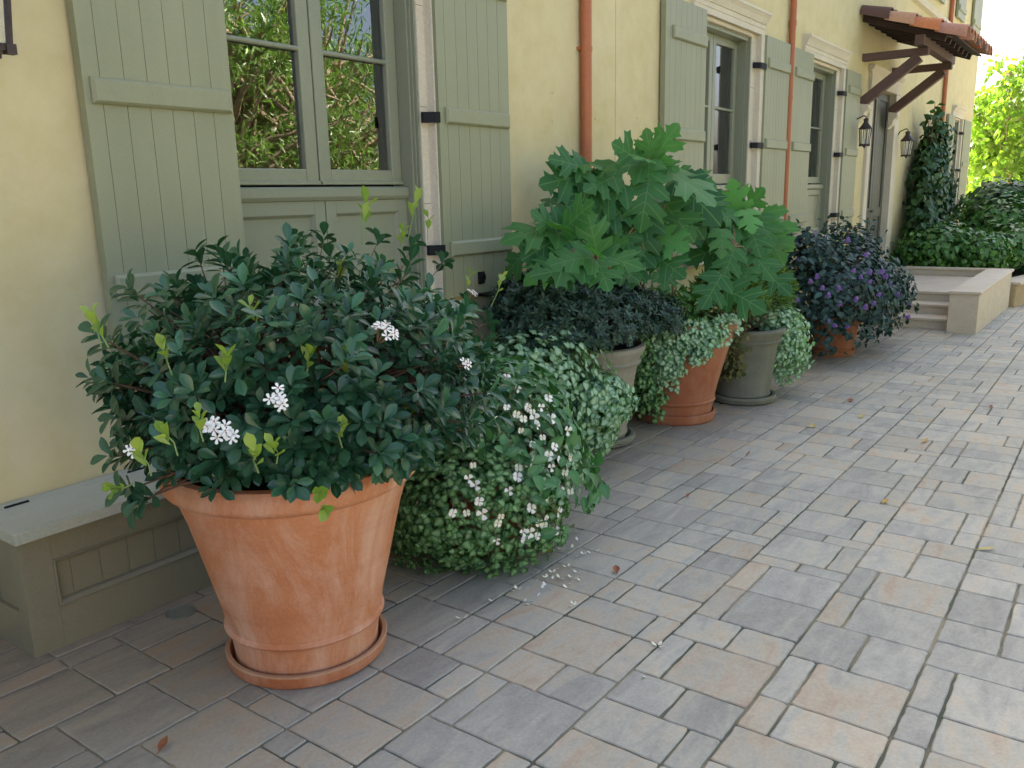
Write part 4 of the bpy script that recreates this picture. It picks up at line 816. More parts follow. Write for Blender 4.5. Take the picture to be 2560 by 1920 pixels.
# ============================================================ PLANT 2: begonia with white flowers over dead nettle
def begonia():
    hx, hy = POTS['hid']; org = (hx, hy, gz(hx) + .34)
    t = thing0('trailing_plant', 'bright green trailing ground foliage spilling to the paving right behind the big pot', 'plant')
    c = np.array([2.80, 2.30, .20]); r = np.array([.47, .42, .36]); Lv = Leaves()
    mound(Lv, T_heart, c, r, 4200, (.024, .044), 21, zlo=-.75, amp=.26, depth=(.70, 1.06), rndmu=.35)
    Lv.build('foliage', M['L_lamdark'], t, org)
    L2 = Leaves(); c2 = np.array([2.98, 2.27, .33]); mound(L2, T_heart, c2, np.array([.33, .36, .27]), 900, (.026, .042), 22, zlo=-.3, amp=.1, depth=(.9, 1.08)); L2.build('silver_foliage', M['L_lam'], t, org)
    b = MB(); rd = random.Random(8)
    for i in range(60):
        a = rd.uniform(0, 6.28); b.tube([(hx, hy, org[2]), (hx + .2 * math.cos(a), hy + .18 * math.sin(a), org[2] + .08), (hx + .38 * math.cos(a), hy + .34 * math.sin(a), rd.uniform(.05, .35))], [.003, .0025, .0015], 4, cap=False)
    b.v = [(x - org[0], y - org[1], z - org[2]) for x, y, z in b.v]; b.build('stem', M['stemr'], t, fix=False); t.location = org
    g = thing0('begonia', 'begonia covered in small drooping white flowers, leaning over the paving', 'flowering plant')
    c = np.array([3.08, 2.33, .40]); r = np.array([.45, .45, .40]); Lv = Leaves()
    P, nn = mound(Lv, T_wing, c, r, 1500, (.045, .09), 23, zlo=-.8, amp=.22, depth=(.55, 1.02), up=.6, clip=lambda P: P[:, 2] > .10); mound(Lv, T_wing, np.array([2.86, 2.26, .26]), np.array([.50, .45, .38]), 420, (.045, .08), 24, zlo=-.2, amp=.15, depth=(.92, 1.04), up=.6, clip=lambda P: (P[:, 0] > 2.62) & (P[:, 2] > .12)); Lv.build('foliage', M['L_bego'], g, org)
    b = MB(); stems(b, (hx, hy, org[2] - .02), P[::9], .004, .0015, n=4, seed=3)
    fl = [flower_mesh('flower', 4, .021, .0105, 'yellow', .25, seed=31), flower_mesh('flower', 4, .018, .009, 'yellow', .55, mt='petalcream', seed=32), flower_mesh('flower', 3, .022, .010, 'yellow', .9, mt='petal', seed=33)]
    px = [(1063, 855), (1078, 908), (1040, 965), (1040, 993), (1022, 1005), (1012, 1035), (1035, 1083), (1008, 1108), (1042, 1110), (978, 1108), (1075, 1130), (1073, 1168), (1118, 1030), (1130, 905), (1155, 905), (1140, 880), (1150, 890), (1160, 920), (1185, 860), (1172, 945), (1130, 985), (1140, 1000), (1155, 990), (1190, 1010), (1210, 995), (1230, 988), (1225, 930), (1237, 1050), (1232, 1062), (1205, 1105), (1180, 1120), (1175, 1135), (1200, 1145), (1150, 960), (1105, 970), (1118, 840), (1095, 815), (1140, 850), (1168, 880), (1198, 965), (1180, 1075), (1130, 1150), (1135, 1165), (1125, 930), (1048, 940), (1148, 1098), (1220, 1020), (1100, 1060), (1185, 985), (1120, 1010), (1210, 1060), (1095, 880), (1115, 895), (1145, 1150), (1160, 1158), (1165, 1130), (1028, 1050), (1090, 955), (1082, 1115), (1190, 905)]
    cc = np.array([3.02, 2.34, .36]); cr = np.array([.46, .46, .44])
    for i, (u, v) in enumerate(px):
        (P_, n_), (P2_, n2_) = ellip_hit(u, v, cc, cr), ellip_hit(u, v, np.array([2.80, 2.30, .20]), np.array([.53, .48, .42]))
        if P2_[1] < P_[1] and v > 1000: P_, n_ = P2_, n2_
        nrm = norm(n_ + np.array([-.3, -.6, -.1]) + RNG.normal(size=3) * .4); place_flower(fl[i % 3], 'flower', P_, nrm, g, RNG.uniform(.8, 1.2), org)
        b.tube([P_ - n_ * .09 + np.array([0, 0, .06]), P_ - n_ * .02 + np.array([0, 0, .04]), P_], .0012, 4, cap=False)
    b.v = [(x - org[0], y - org[1], z - org[2]) for x, y, z in b.v]; b.build('stem', M['stemr'], g, fix=False); g.location = org
begonia()

# ============================================================ PLANTS 3: azalea and silver dead nettle in the beige pot
def azalea():
    x, y = POTS['g1']; org = (x, y, gz(x) + .62)
    t = thing0('azalea', 'low dark small-leaved azalea under the hydrangea, in the beige stoneware pot', 'shrub')
    Lv = Leaves(); b = MB()
    for c, r, n, s in (((4.62, 2.76, .80), (.66, .42, .27), 1300, 41), ((4.15, 2.86, .88), (.32, .30, .22), 420, 42), ((5.05, 2.6, .74), (.33, .30, .20), 420, 43)):
        c = np.array(c); r = np.array(r); d = sph(n, -.5, 1); f = RNG.uniform(.7, 1, n) * lump(d, s, 4, .15); P = c + d * r * f[:, None]; k = (P[:, 1] < 3.2) & ((P[:, 2] > .56)); P = P[k]; a = norm(d[k] + np.array([0, 0, .7]))
        for i in range(len(P)):
            m_ = 8; p1 = perp(a[i][None])[0]; p2 = np.cross(a[i], p1); an = np.arange(m_) * 2.399; D = norm(np.cos(an)[:, None] * p1 + np.sin(an)[:, None] * p2 + a[i] * RNG.uniform(.1, 1., m_)[:, None])
            Lv.put(T_small, P[i] - a[i] * np.linspace(0, .03, m_)[:, None], D, a[i], RNG.uniform(.032, .05, m_), np.clip(RNG.normal(.5, .25, m_), 0, 1), 1.1)
        stems(b, (x, y, org[2] - .02), P[::4] - a[::4] * .02, .006, .002, n=4, seed=s)
    Lv.build('foliage', M['L_aza'], t, org); b.v = [(p - org[0], q - org[1], z - org[2]) for p, q, z in b.v]; b.build('stem', M['twig'], t, fix=False); t.location = org
    t = thing0('trailing_plant', 'big cushion of silver-leaved dead nettle left of and below the dark azalea', 'plant'); Lv = Leaves()
    c = np.array([3.92, 2.82, .32]); r = np.array([.44, .40, .50]); P, nn = mound(Lv, T_heart, c, r, 3800, (.034, .058), 44, zlo=-.75, amp=.28, depth=(.76, 1.07))
    mound(Lv, T_heart, np.array(at(1275, 905, 2.52)), np.array([.20, .18, .24]), 900, (.034, .052), 45, zlo=-.7, amp=.1, depth=(.75, 1.05)); mound(Lv, T_heart, np.array(at(1298, 868, 2.45)), np.array([.24, .16, .17]), 750, (.034, .052), 46, zlo=-.6, depth=(.8, 1.05))
    Lv.build('foliage', M['L_lam'], t, org); b = MB(); stems(b, (x - .1, y, org[2]), P[::40] - nn[::40] * .05, .003, .0015, n=4, seed=9); b.v = [(p - org[0], q - org[1], z - org[2]) for p, q, z in b.v]; b.build('stem', M['stemg'], t, fix=False); t.location = org
azalea()

# ============================================================ OAKLEAF HYDRANGEAS
def whorl(Lv, b, c, up, n, size, base, az0=None, el=(-.9, .1), seedtop=True, petiole=.07):
    c = np.array(c, float); up = norm(np.array(up, float)); p1 = norm(np.cross(up, [0.3, 0.1, 1.0]) + 1e-6); p2 = np.cross(up, p1); a0 = RNG.uniform(0, 6) if az0 is None else az0
    for k in range(n):
        a = a0 + k * 2 * PI / n * 1.0 + RNG.normal() * .15; e = RNG.uniform(*el); lvl = k % 2
        D = (math.cos(a) * p1 + math.sin(a) * p2) * math.cos(e) + up * math.sin(e); P = c + (math.cos(a) * p1 + math.sin(a) * p2) * petiole * .8 - up * .05 * lvl
        Nn = up * math.cos(e) - (math.cos(a) * p1 + math.sin(a) * p2) * math.sin(e) + RNG.normal(size=3) * .18
        Lv.put(T_oak[RNG.integers(0, 4)], P[None], D[None], Nn[None], 1.30 * size * RNG.uniform(.7, 1.12), np.clip(RNG.normal(.42, .27), 0, 1)); b.tube([c - up * .05 * lvl - up * .03, P], [.005, .0035], 5, cap=False)
    if seedtop:
        for k in range(4):
            a = a0 + k * 1.7; D = (math.cos(a) * p1 + math.sin(a) * p2) * .5 + up; Lv.put(T_oak[2], (c + up * .01)[None], D[None], (-(math.cos(a) * p1 + math.sin(a) * p2) + up * .4)[None], size * .26, .8)
    if base is not None:
        B_ = Vector(base); T = Vector(c); m_ = B_.lerp(T, .5) + Vector((0, 0, .10)); b.tube([B_, B_.lerp(m_, .6) + Vector((0, 0, .03)), m_, T - Vector(up) * .03], [.012, .011, .009, .006], 6, cap=False)
def q5(a, b, Y): return np.array(at((1200 + a * .52431) * .8640625, (280 + b * .52431) * .8640625, Y))
def hydrangea(pot_, label, nodes, leaves, filler):
    x, y = pot_; org = (x, y, gz(x) + .66); t = thing0('hydrangea', label, 'shrub'); Lv = Leaves(); b = MB(); rd = random.Random(12); ND = [q5(*n) for n in nodes]
    for n in ND:
        B_ = Vector((x + rd.uniform(-.1, .1), y + rd.uniform(-.08, .08), org[2])); T = Vector(n); m_ = B_.lerp(T, .45) + Vector((0, .02, .12)); b.tube([B_, B_.lerp(m_, .6) + Vector((0, 0, .03)), m_, T], [.011, .010, .008, .006], 6, cap=False)
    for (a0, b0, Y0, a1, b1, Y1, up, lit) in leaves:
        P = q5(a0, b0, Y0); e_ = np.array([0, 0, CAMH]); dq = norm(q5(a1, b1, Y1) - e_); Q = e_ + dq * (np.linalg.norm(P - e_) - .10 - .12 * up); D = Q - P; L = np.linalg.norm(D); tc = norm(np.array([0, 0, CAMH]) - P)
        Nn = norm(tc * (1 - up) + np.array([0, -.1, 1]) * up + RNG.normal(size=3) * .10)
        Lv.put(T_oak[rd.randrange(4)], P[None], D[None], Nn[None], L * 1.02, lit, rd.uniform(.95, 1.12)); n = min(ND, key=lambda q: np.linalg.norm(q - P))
        b.tube([n, (Vector(n) + Vector(P)) / 2 + Vector((0, 0, .02)), P + D * .02], [.0045, .004, .0035], 5, cap=False)
    for (a, b_, Y, n, sz, up) in filler: whorl(Lv, b, q5(a, b_, Y), up, n, sz, None, None, (-.7, .2), False)
    Lv.build('foliage', M['L_oak'], t, org); b.v = [(p - org[0], q - org[1], z - org[2]) for p, q, z in b.v]; b.build('stem', M['stemr'], t, smooth='full', fix=False); t.location = org
hydrangea(POTS['t2'], 'tall hydrangea with big oak-shaped leaves, left one of the two, before the left downpipe',
    [(805, 245, 2.50), (545, 290, 2.75), (385, 590, 2.50), (555, 700, 2.28), (790, 510, 2.50), (835, 600, 2.50), (930, 350, 2.6)],
    [(830, 235, 2.50, 915, 75, 2.46, .25, .85), (815, 235, 2.50, 800, 110, 2.55, .3, .7), (780, 250, 2.50, 500, 255, 2.42, .55, .55), (770, 240, 2.55, 640, 145, 2.70, .4, .5), (800, 225, 2.45, 750, 200, 2.35, .6, .95), (808, 235, 2.46, 795, 362, 2.32, .4, .6),
     (850, 240, 2.5, 925, 250, 2.42, .5, .6), (805, 335, 2.42, 768, 530, 2.26, .3, .40), (870, 270, 2.46, 1135, 395, 2.30, .8, .75), (930, 330, 2.50, 1150, 490, 2.38, .3, .05), (900, 330, 2.6, 1100, 310, 2.7, .5, .6),
     (525, 300, 2.72, 298, 330, 2.62, .35, .30), (500, 270, 2.75, 350, 205, 2.78, .4, .35), (545, 250, 2.75, 425, 205, 2.70, .7, .8), (560, 300, 2.72, 600, 230, 2.75, .5, .6), (690, 345, 2.55, 515, 450, 2.42, .4, .35), (530, 330, 2.75, 590, 420, 2.7, .3, .3), (520, 370, 2.72, 375, 500, 2.62, .3, .12),
     (640, 310, 2.6, 500, 370, 2.55, .5, .5), (380, 575, 2.48, 150, 512, 2.38, .7, .65), (375, 600, 2.46, 215, 690, 2.38, .3, .18), (400, 560, 2.46, 530, 425, 2.55, .35, .5), (385, 560, 2.45, 380, 490, 2.40, .5, .9), (420, 600, 2.46, 330, 470, 2.6, .3, .15), (360, 570, 2.5, 270, 470, 2.6, .4, .4),
     (560, 680, 2.30, 525, 510, 2.42, .25, .55), (540, 695, 2.26, 345, 690, 2.16, .5, .65), (560, 705, 2.25, 610, 830, 2.10, .4, .5), (570, 690, 2.28, 742, 700, 2.20, .5, .55), (500, 740, 2.28, 245, 765, 2.20, .6, .30), (550, 680, 2.24, 545, 640, 2.18, .5, .95), (590, 680, 2.32, 680, 600, 2.4, .4, .4), (470, 720, 2.35, 320, 800, 2.28, .4, .12), (640, 720, 2.35, 760, 800, 2.3, .4, .2),
     (790, 500, 2.48, 770, 700, 2.38, .3, .12), (780, 495, 2.50, 590, 610, 2.45, .35, .22), (700, 450, 2.55, 560, 560, 2.5, .35, .2), (880, 440, 2.50, 1010, 590, 2.44, .25, .45), (840, 590, 2.45, 985, 640, 2.35, .35, .9), (830, 680, 2.45, 975, 785, 2.36, .35, .3), (775, 680, 2.46, 700, 825, 2.38, .3, .2), (950, 430, 2.5, 1060, 580, 2.45, .1, .05), (840, 440, 2.55, 880, 560, 2.5, .3, .35), (700, 590, 2.5, 720, 720, 2.42, .3, .3), (800, 600, 2.5, 840, 720, 2.45, .3, .2)],
    [(620, 420, 2.78, 5, .22, (-.2, -.6, 1)), (450, 480, 2.85, 4, .2, (-.5, -.5, 1)), (720, 600, 2.7, 5, .22, (-.1, -.8, .8)), (640, 560, 2.7, 5, .22, (-.1, -.8, .8)), (870, 420, 2.75, 4, .22, (.2, -.6, 1)), (300, 640, 2.75, 4, .18, (-.5, -.6, .8)), (840, 680, 2.65, 4, .2, (0, -.8, .8)), (440, 680, 2.6, 4, .2, (-.3, -.8, .8))])
hydrangea(POTS['g2'], 'smaller brighter hydrangea with lobed leaves, right one of the two', [(1250, 480, 2.35), (1215, 640, 2.25), (1340, 640, 2.28), (1150, 800, 2.2)],
    [(1235, 480, 2.36, 1200, 345, 2.40, .2, .95), (1262, 475, 2.36, 1325, 375, 2.40, .3, .75), (1225, 490, 2.32, 1118, 505, 2.22, .5, .6), (1265, 465, 2.28, 1305, 540, 2.18, .7, 1.0), (1240, 470, 2.38, 1140, 400, 2.48, .4, .7), (1210, 540, 2.32, 995, 605, 2.30, .6, .45), (1200, 520, 2.35, 1035, 512, 2.38, .7, .35),
     (1285, 545, 2.26, 1345, 675, 2.14, .3, .40), (1345, 480, 2.34, 1475, 640, 2.22, .3, .85), (1350, 560, 2.3, 1440, 700, 2.2, .2, .7), (1240, 630, 2.26, 975, 680, 2.16, .5, .25), (1215, 650, 2.22, 1165, 780, 2.10, .35, .45), (1290, 670, 2.22, 1400, 770, 2.12, .35, .45), (1150, 780, 2.16, 1065, 925, 2.04, .3, .3), (1340, 750, 2.24, 1480, 850, 2.14, .4, .25),
     (1180, 850, 2.18, 1330, 915, 2.10, .5, .25), (1150, 560, 2.32, 1165, 660, 2.26, .3, .8), (1270, 560, 2.3, 1200, 660, 2.22, .3, .5), (1370, 520, 2.36, 1460, 560, 2.32, .5, .8), (1280, 740, 2.2, 1260, 830, 2.12, .3, .6), (1250, 500, 2.3, 1180, 600, 2.25, .3, .3), (1320, 500, 2.32, 1400, 600, 2.25, .3, .5)],
    [(1270, 600, 2.45, 5, .22, (0, -.7, .9)), (1200, 720, 2.4, 4, .2, (-.1, -.8, .8)), (1360, 640, 2.42, 4, .2, (.3, -.7, .8))])

# ---- what grows beneath and over the rims of the middle pots
def under_t2():
    x, y = POTS['t2']; org = (x, y, gz(x) + .70)
    t = thing0('trailing_plant', 'pale-spotted trailing plant hanging down the front of the middle terracotta pot', 'plant'); Lv = Leaves(); R_ = .455; z0 = org[2] + .04
    def on(a, z, k=1.02): return (x + k * R_ * math.cos(a) * (.60 + .42 * min(1, (z + .1) / .7)), y + k * R_ * math.sin(a) * (.60 + .42 * min(1, (z + .1) / .7)), z)
    n = 700
    a = RNG.uniform(-4.2, -1.2, n); P = np.array([(x + (R_ - RNG.uniform(-.02, .12)) * math.cos(q), y + (R_ - RNG.uniform(-.02, .12)) * math.sin(q), z0 + RNG.uniform(-.06, .05)) for q in a])
    Lv.put(T_heart, P, norm(RNG.normal(size=(n, 3)) * .6 + np.array([0, -.3, -.3])), np.array([-.3, -.6, .8]) + RNG.normal(size=(n, 3)) * .3, RNG.uniform(.03, .048, n), np.clip(RNG.normal(.5, .2, n), 0, 1))
    for a0, zl, m_ in ((-2.95, .24, 230), (-2.85, .34, 170), (-2.70, .28, 170), (-2.55, .50, 100), (-2.38, .42, 190), (-2.22, .48, 130), (-3.05, .46, 120), (-3.15, .56, 60), (-2.05, .56, 60), (-2.78, .22, 24), (-2.76, .14, 16)):
        pth = [on(a0 + .06 * math.sin(k * 1.3 + a0), z, 1.04) for k, z in enumerate(np.linspace(z0, zl, 6))]; drape(Lv, T_heart, pth, m_, (.03, .048), rad=.06)
    Lv.build('foliage', M['L_lam'], t, org); t.location = org
    t = thing0('trailing_plant', 'dark green trailing curtain on the left side of the middle terracotta pot', 'plant'); Lv = Leaves()
    for a0 in np.linspace(-4.0, -3.12, 12):
        pth = [on(a0, z, 1.16 + .14 * math.sin(k)) for k, z in enumerate(np.linspace(z0, .0 + .1 * RNG.random(), 6))]; drape(Lv, T_heart, pth, 240, (.03, .046), rad=.09, rndmu=.45)
    Lv.build('foliage', M['L_lamdark'], t, org); t.location = org
    t = thing0('filler_shrub', 'tangle of narrow dark leaves at the foot of the hydrangea in the middle pot', 'plant'); Lv = Leaves(); n = 500
    P = np.stack([x + RNG.normal(size=n) * .2, y + RNG.normal(size=n) * .15, z0 + RNG.uniform(-.02, .2, n)], 1); P = P[np.hypot(P[:, 0] - x, P[:, 1] - y) < .42]; n = len(P)
    Lv.put(T_lanc, P, norm(RNG.normal(size=(n, 3)) + np.array([0, 0, .6])), RNG.normal(size=(n, 3)) + np.array([0, 0, 1]), RNG.uniform(.06, .13, n), RNG.uniform(.1, .9, n)); Lv.build('foliage', M['L_bed'], t, org); t.location = org
under_t2()
def under_g2():
    x, y = POTS['g2']; org = (x, y, gz(x) + .56)
    t = thing0('fern_shrub', 'feathery yellow-green conifer-like shrub below the smaller hydrangea', 'shrub'); Lv = Leaves()
    for c, r, n in (((6.15, 2.42, .74), (.34, .28, .24), 1500), ((6.75, 2.42, .72), (.36, .28, .30), 1700)):
        c = np.array(c); r = np.array(r); d = sph(n, -.4, 1); P = c + d * r * RNG.uniform(.55, 1.05, n)[:, None]; P = P[P[:, 2] > .50]; n = len(P); d = norm(P - c)
        for j in range(3): Lv.put(T_strip, P, norm(d + RNG.normal(size=(n, 3)) * .7 + np.array([0, 0, .4])), RNG.normal(size=(n, 3)), RNG.uniform(.035, .07, n), RNG.uniform(.0, 1, n))
    Lv.build('foliage', M['L_fern'], t, org); b = MB(); rd = random.Random(4)
    for i in range(26): a = rd.uniform(0, 6.28); b.tube([(x, y, org[2] - .02), (x + .2 * math.cos(a), y + .15 * math.sin(a), org[2] + .12), (x + .38 * math.cos(a), y + .24 * math.sin(a), org[2] + rd.uniform(.1, .35))], [.006, .004, .002], 4, cap=False)
    b.v = [(p - org[0], q - org[1], z - org[2]) for p, q, z in b.v]; b.build('stem', M['twig'], t, fix=False); t.location = org
    t = thing0('trailing_plant', 'rounded tuft of silver-green dead nettle hanging on the right of the mossy grey pot', 'plant'); Lv = Leaves()
    mound(Lv, T_heart, np.array([6.88, 2.30, .30]), np.array([.33, .28, .34]), 1500, (.036, .056), 51, zlo=-.9, amp=.12, depth=(.65, 1.05), rndmu=.55)
    mound(Lv, T_heart, np.array([6.75, 2.26, .52]), np.array([.22, .2, .14]), 450, (.034, .052), 52, zlo=-.5, depth=(.8, 1.05)); Lv.build('foliage', M['L_lam'], t, org); t.location = org
    t = thing0('trailing_plant', 'thin browning strands trailing down the left of the mossy grey pot', 'plant'); Lv = Leaves()
    for a0 in (-3.05, -3.2, -3.35, -3.5, -2.9):
        pth = [(x + .34 * math.cos(a0) * q, y + .34 * math.sin(a0) * q, z) for q, z in ((.85, .56), (1.0, .50), (1.02, .35), (.98, .2), (.95, .12 + .1 * RNG.random()))]; drape(Lv, T_heart, pth, 110, (.03, .045), rad=.06, rndmu=.4)
    Lv.build('foliage', M['L_brown'], t, org); t.location = org
under_g2()

# ============================================================ purple-flowered bush
def purple():
    x, y = POTS['t3']; org = (x, y, gz(x) + .38); t = thing0('spurflower', 'dark blue-green bush dotted with violet flowers, just before the steps', 'flowering shrub')
    Lv = Leaves(); b = MB()
    for c, r, n, s in (((9.25, 2.42, .44), (.98, .56, .52), 2900, 61), ((8.75, 2.62, .86), (.42, .34, .34), 620, 62), ((9.95, 2.55, .80), (.40, .36, .32), 520, 63), ((10.25, 2.3, .42), (.52, .42, .36), 900, 64)):
        P, nn = mound(Lv, T_ov, np.array(c), np.array(r), n, (.055, .10), s, zlo=-.85, amp=.2, depth=(.6, 1.05), up=.5, clip=lambda P: (P[:, 2] > gz(P[:, 0]) + .10 + .25 * np.clip(1.1 - np.abs(P[:, 0] - 10.3), 0, 1) * 0) & ((P[:, 2] > .26) | (np.hypot(P[:, 0] - 9.1, P[:, 1] - 2.4) > .42))); stems(b, (x, y, org[2]), P[::26], .006, .002, n=4, seed=s)
    # sparse taller sprigs
    n = 160; P = np.stack([RNG.uniform(8.4, 10.7, n), RNG.uniform(2.25, 2.9, n), RNG.uniform(.9, 1.22, n)], 1); Lv.put(T_ov, P, RNG.normal(size=(n, 3)) + np.array([0, 0, .3]), RNG.normal(size=(n, 3)) * .4 + np.array([0, 0, 1]), RNG.uniform(.05, .085, n), RNG.uniform(.2, .9, n)); stems(b, (x, y, org[2]), P[::4], .005, .002, n=4, seed=66)
    Lv.build('foliage', M['L_purple'], t, org); b.v = [(p - org[0], q - org[1], z - org[2]) for p, q, z in b.v]; b.build('stem', M['twig'], t, fix=False)
    fb = MB(); rd = random.Random(5)
    for k in range(34): z = k / 34 * .05; a = k * 2.4; rr = .022 * (1.05 - z / .08); fb.tube([(rr * .3 * math.cos(a), rr * .3 * math.sin(a), z), (rr * 1.2 * math.cos(a), rr * 1.2 * math.sin(a), z + .006)], [.0035, .006], 5)
    fb.tube([(0, 0, -.03), (0, 0, .055)], .002, 5, 1); me = fb.build('flower_spike', [M['violet'], M['stemg']], fix=False); fm = me.data; bpy.data.objects.remove(me)
    px = [(1765, 600), (1750, 610), (1775, 625), (1790, 700), (1800, 705), (1815, 660), (1850, 650), (1870, 668), (1880, 590), (1862, 600), (1905, 590), (1925, 615), (1735, 545), (1725, 565), (1760, 505), (1830, 710), (1900, 640), (1940, 640), (1965, 660), (1960, 690), (1880, 610), (1845, 585), (1720, 650), (1790, 640), (1915, 600), (1870, 552), (1832, 520), (1700, 490), (1815, 625), (1890, 660)]
    cc = np.array([9.3, 2.42, .45]); cr = np.array([1.12, .62, .60])
    for u, v in px:
        P_, n_ = ellip_hit(u, v, cc, cr); place_flower(fm, 'flower_spike', P_ - n_ * .02, norm(n_ * .5 + np.array([0, -.1, .9]) + RNG.normal(size=3) * .25), t, RNG.uniform(.75, 1.05), org)
    t.location = org
purple()

# ============================================================ BED SHRUBS, CLIMBER, TREES
def shrub(name, label, cat, blobs, T, m, size, org, seed, group=None, stemmat='twig', floorz=None, up=.4):
    t = thing0(name, label, cat, group); Lv = Leaves(); b = MB()
    for i, (c, r, n) in enumerate(blobs):
        P, nn = mound(Lv, T, np.array(c), np.array(r), n, size, seed + i, zlo=-.9, amp=.45, depth=(.50, 1.12), up=up, clip=lambda P: P[:, 2] > org[2] + .02); stems(b, org, P[::max(1, n // 16)], .010, .003, n=4, seed=seed + i)
    Lv.build('foliage', M[m], t, org); b.v = [(p - org[0], q - org[1], z - org[2]) for p, q, z in b.v]; b.build('stem', M[stemmat], t, fix=False); t.location = org; return t
shrub('climbing_shrub', 'tall dark narrow evergreen shrub against the wall right of the door', 'shrub', [((16.75, 2.92, .75), (.78, .26, .9), 1500), ((16.9, 2.95, 1.6), (.75, .24, .62), 1300), ((16.9, 2.95, 2.2), (.40, .2, .42), 560), ((18.1, 2.95, 1.3), (.6, .24, .7), 800), ((16.7, 2.95, 2.62), (.12, .1, .2), 60), ((17.4, 2.95, 2.66), (.10, .1, .14), 34)], T_ov, 'L_climb', (.09, .16), (16.8, 2.98, .02), 70)
shrub('bed_shrub', 'mid green leafy shrub directly behind the end of the entry steps', 'shrub', [((15.9, 2.55, .50), (.72, .60, .42), 1900), ((16.0, 1.95, .46), (.70, .42, .40), 1500)], T_ov, 'L_bed', (.08, .14), (15.95, 2.3, .02), 80, 'shrubs in the raised bed')
shrub('bed_shrub', 'wide green shrub right of centre in the raised bed, above the garden wall', 'shrub', [((17.6, 1.55, .48), (1.0, .62, .46), 2000), ((18.6, 1.9, .7), (.9, .7, .6), 1300)], T_ov, 'L_bed', (.09, .16), (17.9, 1.7, .02), 84, 'shrubs in the raised bed')
shrub('bed_shrub', 'dark layered shrub standing above the others at the back of the raised bed', 'shrub', [((20.2, 2.3, 1.0), (1.1, .55, .55), 1300), ((20.0, 1.9, 1.35), (.8, .5, .22), 500), ((21.0, 2.2, .6), (1.1, .7, .6), 700)], T_ov, 'L_climb', (.12, .2), (20.3, 2.15, .02), 88, 'shrubs in the raised bed')
shrub('bed_shrub', 'small bright leafy plant spilling over the garden wall at the far right', 'shrub', [((19.9, .95, .18), (.9, .30, .30), 700)], T_ov, 'L_bed', (.08, .14), (19.9, .95, -.05), 92, 'shrubs in the raised bed')

def tree(name, label, x, y, zt, crown, nl, size, m, bark, tr=.07, lean=(0, 0), seed=0, group=None, T=T_lanc, clusters=60, csize=.5, droop=-.5):
    z0 = gz(x) - .05; org = (x, y, z0); t = thing0(name, label, 'tree', group); b = MB(); rs = np.random.default_rng(seed); c = np.array(crown[0], float); r = np.array(crown[1], float)
    top = Vector((x + lean[0], y + lean[1], zt)); pts = [Vector(org).lerp(top, q) + Vector((math.sin(q * 5 + seed) * .05, math.cos(q * 4 + seed) * .05, 0)) for q in np.linspace(0, 1, 8)]
    b.tube(pts, list(np.linspace(tr, tr * .35, 8)), 9); Lv = Leaves()
    d = norm(rs.normal(size=(clusters, 3))); C_ = c + d * r * rs.uniform(.35, 1.0, clusters)[:, None]
    for q in C_:
        s = pts[int(rs.integers(3, 8))]; e = Vector(q); mm_ = s.lerp(e, .5) + Vector((0, 0, .15)); b.tube([s, mm_, e], [tr * .28, tr * .18, tr * .06], 5, cap=False)
    per = nl // clusters
    for q in C_:
        P = q + rs.normal(size=(per, 3)) * csize * np.array([.5, .5, .38]); D = norm(rs.normal(size=(per, 3)) * .6 + np.array([0, 0, droop])); Lv.put(T, P, D, rs.normal(size=(per, 3)) * .7 + np.array([0, 0, .7]), rs.uniform(size[0], size[1], per), np.clip(rs.normal(.5, .25, per), 0, 1))
    b.v = [(p - org[0], q - org[1], z - org[2]) for p, q, z in b.v]; b.build('trunk', M[bark], t, smooth='full', fix=False); Lv.build('crown', M[m], t, org); t.location = org
    return t
tree('garden_tree', 'young sunlit tree with drooping yellow-green leaves and a thin pale trunk beyond the house corner', 27.0, 2.55, 4.6, ((27, 2.9, 2.9), (1.5, 1.3, 2.0)), 3600, (.12, .22), 'L_tree', 'barkpale', .07, (.1, .45), 3, 'trees beyond the house corner', clusters=64, csize=.42, T=T_ov)
tree('garden_tree', 'bushier yellow-green tree behind the thin-trunked one', 33.0, 3.4, 5.0, ((33, 3.4, 3.0), (2.2, 2.0, 2.7)), 3800, (.14, .26), 'L_tree', 'bark', .12, (0, 0), 5, 'trees beyond the house corner', clusters=60, csize=.5, T=T_ov)
tree('garden_tree', 'dark leafy tree lowest and farthest at the right edge', 40.0, 3.0, 4.5, ((40, 3.6, 2.2), (4.0, 3.6, 2.6)), 5000, (.2, .34), 'L_far', 'bark', .16, (0, 0), 6, 'trees beyond the house corner', clusters=90, csize=.7, T=T_ov)
shrub('hedge', 'green hedge at the foot of the sunlit trees', 'hedge', [((25.9, 3.2, .4), (1.4, 1.6, .9), 1600), ((28.8, 3.0, .6), (1.7, 1.9, 1.1), 1600)], T_ov, 'L_tree', (.12, .22), (27, 3.2, -.55), 95)

